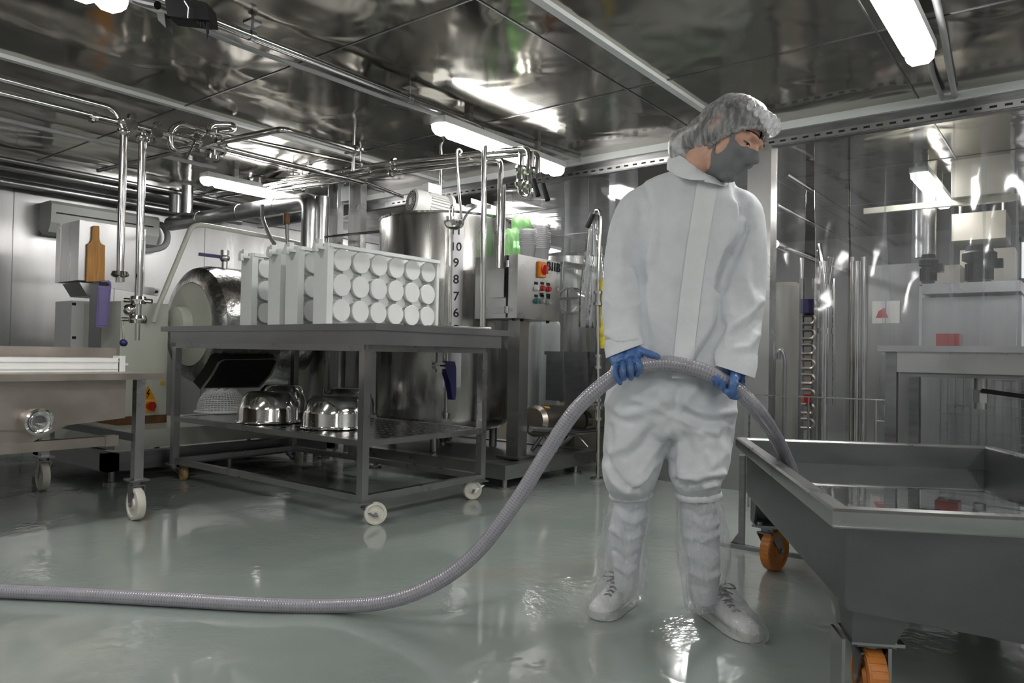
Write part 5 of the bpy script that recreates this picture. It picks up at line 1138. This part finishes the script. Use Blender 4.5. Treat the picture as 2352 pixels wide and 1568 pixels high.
# collar: standing band round the neck, its front corners open and folded
g = []
ctop = [(1550, 352, .10), (1545, 350, .05), (1550, 352, .0), (1570, 362, -.045), (1590, 378, -.07), (1610, 392, -.085), (1622, 400, -.09)]
cbot = [(1548, 392, .12), (1535, 388, .06), (1538, 392, .0), (1556, 404, -.06), (1580, 412, -.09), (1604, 414, -.105), (1622, 414, -.108)]
A_, B2 = spline([PU(*q) for q in ctop], 5), spline([PU(*q) for q in cbot], 5)
loops = []
for a, c in zip(A_, B2):
    m_ = a.lerp(c, .5); o_ = (m_-PU(1595, 385, .03)); o_.z = 0; o_.normalize(); loops.append([a, m_+o_*.006, c, c+o_*.004, m_+o_*.011, a+o_*.004])
MB().quadloop(loops).build('collar', gown2, person, ang=60)
ctop = [(1640, 395, .0), (1652, 404, -.03), (1650, 412, -.06), (1634, 404, -.09), (1620, 400, -.10)]
cbot = [(1662, 408, .02), (1672, 420, -.03), (1664, 428, -.07), (1640, 422, -.105), (1618, 418, -.115)]
A_, B2 = spline([PU(*q) for q in ctop], 4), spline([PU(*q) for q in cbot], 4)
MB().quadloop([[a, c, c-ND*.004, a-ND*.004] for a, c in zip(A_, B2)]).build('collar', gown2, person, ang=60)
def cuff(nm, L0, L1, dd, k):
    """open sleeve end: a short tube, thick edged"""
    P0, P1 = [PU(*q, dd[0]) for q in L0], [PU(*q, dd[1]) for q in L1]
    loops = []
    for (a, c), s_ in (((P0[0], P0[1]), 1), ((P1[0], P1[1]), 1)):
        m_ = (a+c)/2; ax = (c-a)/2; loops.append([m_ + ax*cos(2*pi*i/36) + ND*(-k)*sin(2*pi*i/36) for i in range(36)])
    m1 = sum(loops[1], V((0, 0, 0)))/36; inn = [m1+(q-m1)*.94 for q in loops[1]]; m0 = sum(loops[0], V((0, 0, 0)))/36
    up_ = [m0+(q-m0)*.92+(m1-m0)*.2 for q in loops[0]]
    MB().quadloop([loops[0], [a.lerp(c, .5)+ (a.lerp(c, .5)-(m0+m1)/2).normalized()*.003 for a, c in zip(loops[0], loops[1])], loops[1], inn, up_], cap=False).build(nm, gown, person, ang=70)
cuff('cuff', ((1389, 782), (1472, 770)), ((1392, 823), (1478, 790)), (-.118, -.135), .062)
cuff('cuff', ((1640, 800), (1741, 815)), ((1641, 838), (1734, 868)), (-.10, -.13), .068)
# elastic cuffs of the trouser legs gathered under the knees
def gather(py, l, r, dd, hd, h):
    b = MB(); lo = []
    for k in range(6):
        f = k/5; rg = ring(py+h*f, l-2, r+2, dd, hd, 2.2, 64); m_ = sum(rg, V((0, 0, 0)))/64
        lo.append([m_+(q-m_)*(1+.05*sin(f*pi)+.03*sin(i*1.9+k*.3)) for i, q in enumerate(rg)])
    b.quadloop(lo, cap=False); return b.build('gathered_hem', gown2, person, ang=120)
gather(1128, 1404, 1494, -.02, .075, 14); gather(1128, 1556, 1654, -.015, .078, 16)

# ---- head
F_ = (RX*.74 - UP*.50 - ND*.46).normalized(); U_ = (RX*.60 + UP*.80); U_ = (U_ - F_*U_.dot(F_)).normalized(); S_ = F_.cross(U_)
if S_.dot(ND) > 0: S_ = -S_
HC = PU(1673, 322, -.05)
def hp_(s_, f_, u_): return HC + S_*s_ + F_*f_ + U_*u_
def hell(mb, c, r, nu=36, nv=22): mb.ell(hp_(*c), S_*r[0], F_*r[1], U_*r[2], nu, nv)
hd = MB()
hell(hd, (0, -.012, .028), (.073, .094, .088)); hell(hd, (0, .030, -.010), (.064, .068, .092)); hell(hd, (0, .034, -.062), (.053, .056, .060)); hell(hd, (0, .066, -.104), (.024, .024, .018))
hell(hd, (0, .093, .030), (.045, .012, .012), 24, 12)
hd.tube([hp_(0, .096, .018), hp_(0, .107, -.005), hp_(0, .118, -.026), hp_(0, .108, -.034)], [.008, .010, .013, .010], 14)
for s_ in (-1, 1):
    hell(hd, (s_*.036, .070, -.024), (.026, .024, .024)); hell(hd, (s_*.030, .082, .030), (.022, .009, .009), 20, 12)
    for q, r_ in (((.074, -.014, .012), (.006, .020, .030)), ((.072, -.004, -.012), (.007, .012, .018))): hell(hd, (s_*q[0], q[1], q[2]), r_, 20, 12)
    hd.tube([hp_(s_*.076, -.002, -.016), hp_(s_*.080, .004, .012), hp_(s_*.083, -.010, .038), hp_(s_*.085, -.030, .034), hp_(s_*.082, -.034, .008), hp_(s_*.076, -.018, -.020)], .0045, 8)
    hell(hd, (s_*.032, .0735, .0150), (.0170, .0160, .0128), 20, 14); hell(hd, (s_*.034, .0730, -.0090), (.0170, .0140, .0080), 20, 14)
    hd.tube([PU(1490 if s_ < 0 else 1686, 470, .03), PU(1430 if s_ < 0 else 1705, 650, -.02), PU(1434 if s_ < 0 else 1687, 800, -.12)], [.022, .024, .024], 14)
hd.tube([hp_(0, -.030, -.05), hp_(0, -.040, -.10), PU(1600, 388, .01), PU(1597, 430, .03)], [.052, .050, .054, .065], 24)
hd.quadloop([ring(425, 1545, 1640, .03, .06), ring(450, 1490, 1680, .03, .08), ring(600, 1490, 1635, .01, .10), ring(760, 1478, 1635, .01, .10), ring(880, 1420, 1660, .01, .12), ring(960, 1425, 1660, .01, .11)])
for q in (((1470, 900), (1450, 1080), (1445, 1200), (1443, 1345)), ((1620, 900), (1612, 1080), (1607, 1200), (1617, 1385))):
    hd.tube([PU(x, y, d) for (x, y), d in zip(q, (0, -.02, -.01, .01))], [.07, .045, .030, .020], 16)
me = remeshed(hd, .0038, 3, .5)
nv = len(me.vertices); co = np.empty(nv*3); me.vertices.foreach_get('co', co); co = co.reshape(-1, 3)
l_ = co - np.array(HC); sl, fl, ul = l_@np.array(S_), l_@np.array(F_), l_@np.array(U_)
for s_ in (-1, 1):
    d2 = ((sl-s_*.031)/.019)**2 + ((ul-.0145)/.0065)**2; k = -.0022*np.exp(-d2)*(fl > .05); co += np.array(F_)[None]*k[:, None]      # lid crease
    d2 = ((sl-s_*.016)/.008)**2 + ((ul-.008)/.012)**2; k = -.004*np.exp(-d2)*(fl > .05); co += np.array(F_)[None]*k[:, None]
me.vertices.foreach_set('co', co.ravel()); me.update()
body = link_mesh('body', me, skin, person)
bb_ = BVHTree.FromPolygons([tuple(v.co + NB) for v in me.vertices], [tuple(p.vertices) for p in me.polygons])
def onH(s_, f_, u_, out=0.0, ax=None):
    """closest skin along a horizontal direction out of the head axis"""
    o = hp_(0, 0, u_); d = (S_*s_ + F_*f_).normalized(); h = bb_.ray_cast(o + d*.25, -d, .4)
    return (h[0] if h[0] else o + d*.07) + d*out
for s_ in (-1, 1):
    e = hp_(s_*.0315, .0765, .0002)
    MB().ell(e, S_*.0125, F_*.0118, U_*.0062, 20, 14).build('eye', eye_w, body)
    q = e + F_*.0085 + S_*.001; MB().ell(q, S_*.0062, F_*.0042, U_*.0048, 16, 10).build('iris', eye_d, body)
    b = MB(); b.tube(spline([hp_(s_*.0190, .0845, .0020), hp_(s_*.026, .0890, .0036), hp_(s_*.036, .0885, .0030), hp_(s_*.0480, .0780, .0010)], 5), [.0009]*5+[.0014]*6+[.0012]*5, 6)
    for k in range(9): f = k/8; q = hp_(s_*(.024+.024*f), .0892-.011*f*f, .0030-.0015*f); b.tube([q, q + F_*.006 - U_*.004 + S_*s_*.004*f], [.0008, .0003], 4)
    b.build('eyelashes', hair_m, body)
    b = MB(); P = [onH(s_*a, c, u_, .001) for a, c, u_ in ((.016, .09, .0345), (.028, .088, .0355), (.041, .076, .0345), (.053, .060, .0310))]
    b.tube(spline(P, 5), [.0026]*6+[.0034]*5+[.0022]*4+[.0010], 8, True, .7); b.build('eyebrow', hair_m, body)
# ---- hair and hairnet
CUT = lambda u, f: u - (-.046 + (1.18 if f > 0 else .95)*f)
hr = MB(); hell(hr, (0, -.014, .032), (.0785, .100, .098)); hell(hr, (0, -.105, -.052), (.040, .042, .038)); hell(hr, (0, -.06, -.03), (.060, .052, .056))
me = remeshed(hr, .004, 4, .5)
bm = bmesh.new(); bm.from_mesh(me); n_ = (U_ - F_*1.18).normalized(); n2_ = (U_ - F_*.95).normalized()
for q_ in (n_, n2_): bmesh.ops.bisect_plane(bm, geom=bm.verts[:]+bm.edges[:]+bm.faces[:], plane_co=hp_(0, 0, -.030), plane_no=q_, clear_inner=True)
bm.to_mesh(me); bm.free()
link_mesh('hair', me, hair_m, person)
hn = MB(); hell(hn, (0, -.012, .040), (.092, .116, .110), 48, 30); hell(hn, (0, -.02, .0), (.094, .06, .07), 40, 24); hell(hn, (0, -.122, -.068), (.062, .058, .062)); hell(hn, (0, -.07, -.02), (.075, .075, .075))
me = remeshed(hn, .0045, 8, .6)
bm = bmesh.new(); bm.from_mesh(me)
for q_ in (n_, n2_): bmesh.ops.bisect_plane(bm, geom=bm.verts[:]+bm.edges[:]+bm.faces[:], plane_co=hp_(0, 0, -.046), plane_no=q_, clear_inner=True)
bm.normal_update()
for v in bm.verts:
    l = v.co - HC; a_ = atan2(l.dot(S_), l.dot(F_)); d = CUT(l.dot(U_), l.dot(F_))
    v.co += v.normal*(.0045*noise.noise(v.co*22) + .003*noise.noise(V((a_*9, d*12, 1))) + .0035*max(0, 1-d/.05)*sin(a_*46))
loop = [e for e in bm.edges if e.is_boundary]; adj = {}
for e in loop:
    for a, c in ((e.verts[0], e.verts[1]), (e.verts[1], e.verts[0])): adj.setdefault(a, []).append(c)
st = max(adj, key=lambda v: v.co.z); path = [st]; prev = None
while True:
    nx = [q for q in adj[path[-1]] if q is not prev]
    if not nx or nx[0] is st: break
    prev = path[-1]; path.append(nx[0])
    if len(path) > 4000: break
pp = [q.co.copy() for q in path]; bm.to_mesh(me); bm.free()
link_mesh('hairnet', me, net_m, person)
pp = resample(pp + [pp[0]], .006)
cen = sum(pp, V((0, 0, 0)))/len(pp)
pp = [q + (cen-q).normalized()*(.004+.003*sin(i*1.7)) + n_*(.004*sin(i*2.3)) for i, q in enumerate(pp)]
MB().tube(pp, [.0045+.0025*abs(sin(i*1.3)) for i in range(len(pp))], 7).build('hairnet_elastic', film('elastic_net', .55, (.9, .9, .9), .5, .4, (90, 90, 90), .4, 60, (.85, .86, .87)), person, ang=180)
# front bunch of the hairnet over the forehead
b = MB()
for k in range(9):
    a_ = -1.1+2.2*k/8; q = hp_(.078*sin(a_), -.008+.112*cos(a_), .098-.006*cos(a_)); b.ell(q, S_*.020, F_*.011, U_*(.030-.012*abs(a_)), 14, 9)
me = remeshed(b, .004, 5, .6)
for v in me.vertices:
    l = v.co-HC; a_ = atan2(l.dot(S_), l.dot(F_)); v.co += (S_*sin(a_)+F_*cos(a_))*(.005*sin(a_*38)+.004*noise.noise(v.co*45))
link_mesh('hairnet_bunch', me, net_m, person, 180)
# ---- mask
top = [(0, .002), (20, -.008), (34, -.022), (46, -.014), (54, .006), (62, .026), (80, .034), (97, .034)]
bot = [(0, -.138), (20, -.134), (38, -.124), (52, -.112), (64, -.096), (74, -.080), (88, -.054), (97, -.042)]
def itp(tb, a):
    for (x0, y0), (x1, y1) in zip(tb, tb[1:]):
        if a <= x1: f = (a-x0)/(x1-x0); f = f*f*(3-2*f)*.4+f*.6; return y0+(y1-y0)*f
    return tb[-1][1]
NA, NT = 194, 64; grid = []
for i in range(NA+1):
    a = -97 + 194*i/NA; A = abs(a); row = []
    for j in range(NT+1):
        f = j/NT; u_ = itp(top, A)*(1-f) + itp(bot, A)*f
        bul = .003 + .012*max(0, 1-(A/46)**2)*sin(pi*min(1, max(0, f*1.02)))
        row.append(onH(sin(radians(a)), cos(radians(a)), u_, bul + .0015))
    grid.append(row)
for it in range(16):
    G2 = [r_[:] for r_ in grid]
    for i in range(1, NA):
        for j in range(1, NT): G2[i][j] = (grid[i][j]*2 + grid[i-1][j] + grid[i+1][j] + grid[i][j-1] + grid[i][j+1])/6
    grid = G2
for i in range(NA+1):
    for j in range(NT+1):
        l = grid[i][j]-HC; s0, f0, u0 = l.dot(S_), l.dot(F_), l.dot(U_); q = onH(s0, f0, u0, .0042); o = hp_(0, 0, u0)
        if (q-o).length > (grid[i][j]-o).length: grid[i][j] = q
b = MB(); vs = [[b.bm.verts.new(p) for p in r_] for r_ in grid]; keep = set()
for i in range(NA):
    a = abs(-97+194*(i+.5)/NA)
    for j in range(NT):
        f = (j+.5)/NT; u_ = itp(top, a)*(1-f)+itp(bot, a)*f
        if ((a-67)/16)**2 + ((u_+.036-(a-67)*.0006)/.036)**2 < 1: continue
        b.bm.faces.new((vs[i][j], vs[i+1][j], vs[i+1][j+1], vs[i][j+1]))
for v in [v for v in b.bm.verts if not v.link_faces]: b.bm.verts.remove(v)
mk = b.build('face_mask', maskm, person, ang=180)
so = mk.modifiers.new('solid', 'SOLIDIFY'); so.thickness = .0022; so.offset = 0

# ---- gloves
def glove(parts, palm, wrist, nm):
    """parts: finger chains as (points, radii); palm: chain of cross sections; wrist"""
    h = MB()
    for pts, r_ in parts:
        S2 = spline(pts, 5); n = len(S2); f = spline([V((q, 0, 0)) for q in r_], 5); h.tube(S2, [q.x for q in f], 14)
        h.sph(S2[-1], r_[-1]*1.0, 12); h.sph(S2[0], r_[0]*1.0, 12)
    for pts, r_ in palm: h.tube([V(q) for q in pts], r_, 18)
    me = remeshed(h, .0021, 3, .5)
    bm = bmesh.new(); bm.from_mesh(me); bm.normal_update()
    for v in bm.verts: v.co += v.normal*(.0011*noise.noise(v.co*95) + .0009*noise.noise(V((v.co.x*60, v.co.y*60, v.co.z*220))))
    bm.to_mesh(me); bm.free(); return link_mesh(nm, me, glove_m, person)
# picture-left hand: back of the hand to the viewer, fingers over the hose and curling under, thumb along the hose
Q = PU
fing = []
for (kx, ky), (mx, my), (tx, ty), r_ in (((1463, 826), (1468, 846), (1464, 860), .0090), ((1448, 832), (1450, 856), (1449, 867), .0092), ((1432, 838), (1432, 860), (1433, 869), .0090)):
    fing.append(([Q(kx, ky, -.195), Q(mx, (ky+my)/2, -.217), Q(mx, my, -.218), Q(tx, ty, -.198), Q(tx-2, ty-1, -.170)], [r_*1.08, r_*1.06, r_, r_*.95, r_*.85]))
fing.append(([Q(1416, 838, -.185), Q(1413, 852, -.205), Q(1416, 866, -.208), Q(1424, 880, -.198)], [.0098, .0094, .0085, .0072]))
fing.append(([Q(1468, 803, -.17), Q(1482, 809, -.19), Q(1497, 814, -.202), Q(1510, 818, -.206)], [.0125, .0115, .0105, .0088]))
palm = [([Q(1446, 798, -.145), Q(1446, 815, -.165), Q(1450, 828, -.19)], [.026, .027, .020]), ([Q(1428, 800, -.145), Q(1425, 818, -.165), Q(1430, 836, -.19)], [.026, .025, .020]), ([Q(1416, 808, -.15), Q(1413, 826, -.17), Q(1416, 838, -.185)], [.018, .018, .013]), ([Q(1458, 800, -.15), Q(1464, 814, -.17), Q(1465, 828, -.19)], [.020, .020, .013]), ([Q(1434, 770, -.125), Q(1436, 805, -.145)], [.034, .034])]
glove(fing, palm, None, 'glove')
# picture-right hand: thumb and index pointing down the hose towards the viewer, other fingers curled from behind
fing = [([Q(1690, 858, -.175), Q(1686, 876, -.205), Q(1683, 894, -.208), Q(1684, 905, -.198)], [.0150, .0140, .0130, .0105]),
        ([Q(1701, 862, -.135), Q(1702, 888, -.128), Q(1696, 908, -.145), Q(1682, 909, -.190), Q(1672, 900, -.206)], [.0125, .0118, .0110, .0105, .0095]),
        ([Q(1690, 868, -.125), Q(1684, 892, -.125), Q(1672, 900, -.155), Q(1662, 891, -.198), Q(1661, 875, -.210)], [.0105, .0100, .0096, .0092, .0085]),
        ([Q(1676, 866, -.125), Q(1666, 884, -.130), Q(1656, 888, -.165), Q(1649, 879, -.204), Q(1648, 866, -.212)], [.0100, .0094, .0090, .0086, .0080]),
        ([Q(1664, 862, -.130), Q(1652, 878, -.140), Q(1643, 882, -.185), Q(1638, 873, -.206)], [.0088, .0082, .0078, .0070])]
palm = [([Q(1694, 838, -.125), Q(1694, 856, -.13), Q(1693, 872, -.13)], [.026, .026, .018]), ([Q(1676, 838, -.125), Q(1675, 856, -.128), Q(1674, 868, -.13)], [.024, .023, .016]), ([Q(1688, 815, -.11), Q(1688, 850, -.128)], [.033, .033]), ([Q(1698, 842, -.135), Q(1690, 862, -.165)], [.018, .016])]
glove(fing, palm, None, 'glove')

# ---- shoes and clear boot covers
def shoe(hx, tx, grp):
    h = Zp(*hx); to = Zp(*tx); d = (to-h).normalized(); L = (to-h).length; sd = V((-d.y, d.x, 0))
    prof = [(0, .022, .045, .02), (.04, .030, .075, .016), (.14, .034, .112, .016), (.28, .036, .118, .016), (.42, .039, .098, .016), (.56, .044, .078, .016), (.70, .048, .064, .016), (.84, .046, .054, .016), (.94, .036, .044, .016), (1.0, .016, .030, .02)]
    lo = []
    for t_, w_, ht, zb in prof:
        c = h + d*(L*t_); lo.append([c + sd*(w_*(abs(cos(a))**.75)*(1 if cos(a) >= 0 else -1)) + UP*(zb + (ht-zb)*(.5+.5*sin(a)) if sin(a) > -.99 else zb) for a in [2*pi*i/24 for i in range(24)]])
    up = MB().quadloop(lo).build('shoe', shoe_m, person, ang=60)
    sl_ = [(-.02, .020), (.06, .036), (.2, .040), (.45, .042), (.7, .051), (.86, .049), (.96, .038), (1.02, .014)]
    pol = [h+d*(L*t_)+sd*w_ for t_, w_ in sl_] + [h+d*(L*t_)-sd*w_ for t_, w_ in sl_[::-1]]
    MB().prism([p+UP*.002 for p in pol], UP*.024).build('sole', sole_m, up, bevel=.004)
    hz = lambda t_: next((a[2]+(b_[2]-a[2])*(t_-a[0])/(b_[0]-a[0]) for a, b_ in zip(prof, prof[1:]) if t_ <= b_[0]), .03)
    b = MB()
    for k in range(5):
        t_ = .36+.075*k; t2 = t_+.06
        for s_ in (-1, 1): b.tube([h+d*(L*t_)+sd*s_*.026+UP*(hz(t_)-.008), h+d*(L*(t_+.03))+UP*(hz(t_+.03)+.004), h+d*(L*t2)-sd*s_*.026+UP*(hz(t2)-.008)], .0026, 6)
    q = h+d*(L*.36)+UP*(hz(.36)+.003)
    for s_ in (-1, 1):
        b.tube(spline([q, q+sd*s_*.03+UP*.012+d*.01, q+sd*s_*.045+d*.03, q+sd*s_*.02+d*.02, q], 4), .0024, 6); b.tube([q, q+sd*s_*.02+d*.05-UP*.01], .0024, 6)
    b.build('laces', lace_m, up)
    b = MB()
    for k in range(5):
        t_ = .36+.075*k
        for s_ in (-1, 1): c = h+d*(L*t_)+sd*s_*.028+UP*(hz(t_)-.012); b.sph(c, .0042, 8)
    b.build('eyelets', steel, up); return h, to, d, sd, L
def boot(h, to, d, sd, L, rings, seed):
    c_ = MB(); c_.quadloop(rings)
    lo = []
    for t_, w_, ht in ((-.16, .020, .05), (-.10, .045, .12), (.1, .054, .165), (.3, .058, .165), (.5, .062, .130), (.7, .062, .095), (.9, .056, .072), (1.05, .040, .05), (1.10, .016, .03)):
        c = h + d*(L*t_); lo.append([c + sd*w_*cos(a) + UP*max(.0015, ht*(.5+.5*sin(a))) for a in [2*pi*i/28 for i in range(28)]])
    c_.quadloop(lo)
    me = remeshed(c_, .008, 4, .6)
    bm = bmesh.new(); bm.from_mesh(me); bm.normal_update()
    for v in bm.verts:
        q = v.co; k = .008*noise.noise(V((q.x*11+seed, q.y*11, q.z*7))) + .004*(.6-2*abs(noise.noise(V((q.x*22, q.y*22+seed, q.z*8))))) + .0007*noise.noise(q*60)
        n2 = v.normal*k; v.co += n2
        if v.co.z < .0012: v.co.z = .0012
    bm.to_mesh(me); bm.free(); return link_mesh('boot_cover', me, clear_boot, person, 180)
sh = shoe((1446, 1382), (1372, 1424), 0)
boot(*sh, [ring(1146, 1400, 1492, -.02, .072), ring(1165, 1388, 1494, -.015, .078), ring(1220, 1380, 1494, -.005, .082), ring(1290, 1372, 1490, .0, .085), ring(1340, 1372, 1484, .01, .085), ring(1375, 1376, 1478, .02, .08)], 2.0)
sh = shoe((1608, 1398), (1732, 1476), 0)
boot(*sh, [ring(1142, 1556, 1652, -.01, .075), ring(1160, 1552, 1664, -.005, .082), ring(1220, 1550, 1672, .0, .088), ring(1290, 1556, 1676, .005, .088), ring(1350, 1565, 1668, .01, .085), ring(1395, 1575, 1650, .01, .075)], 9.0)
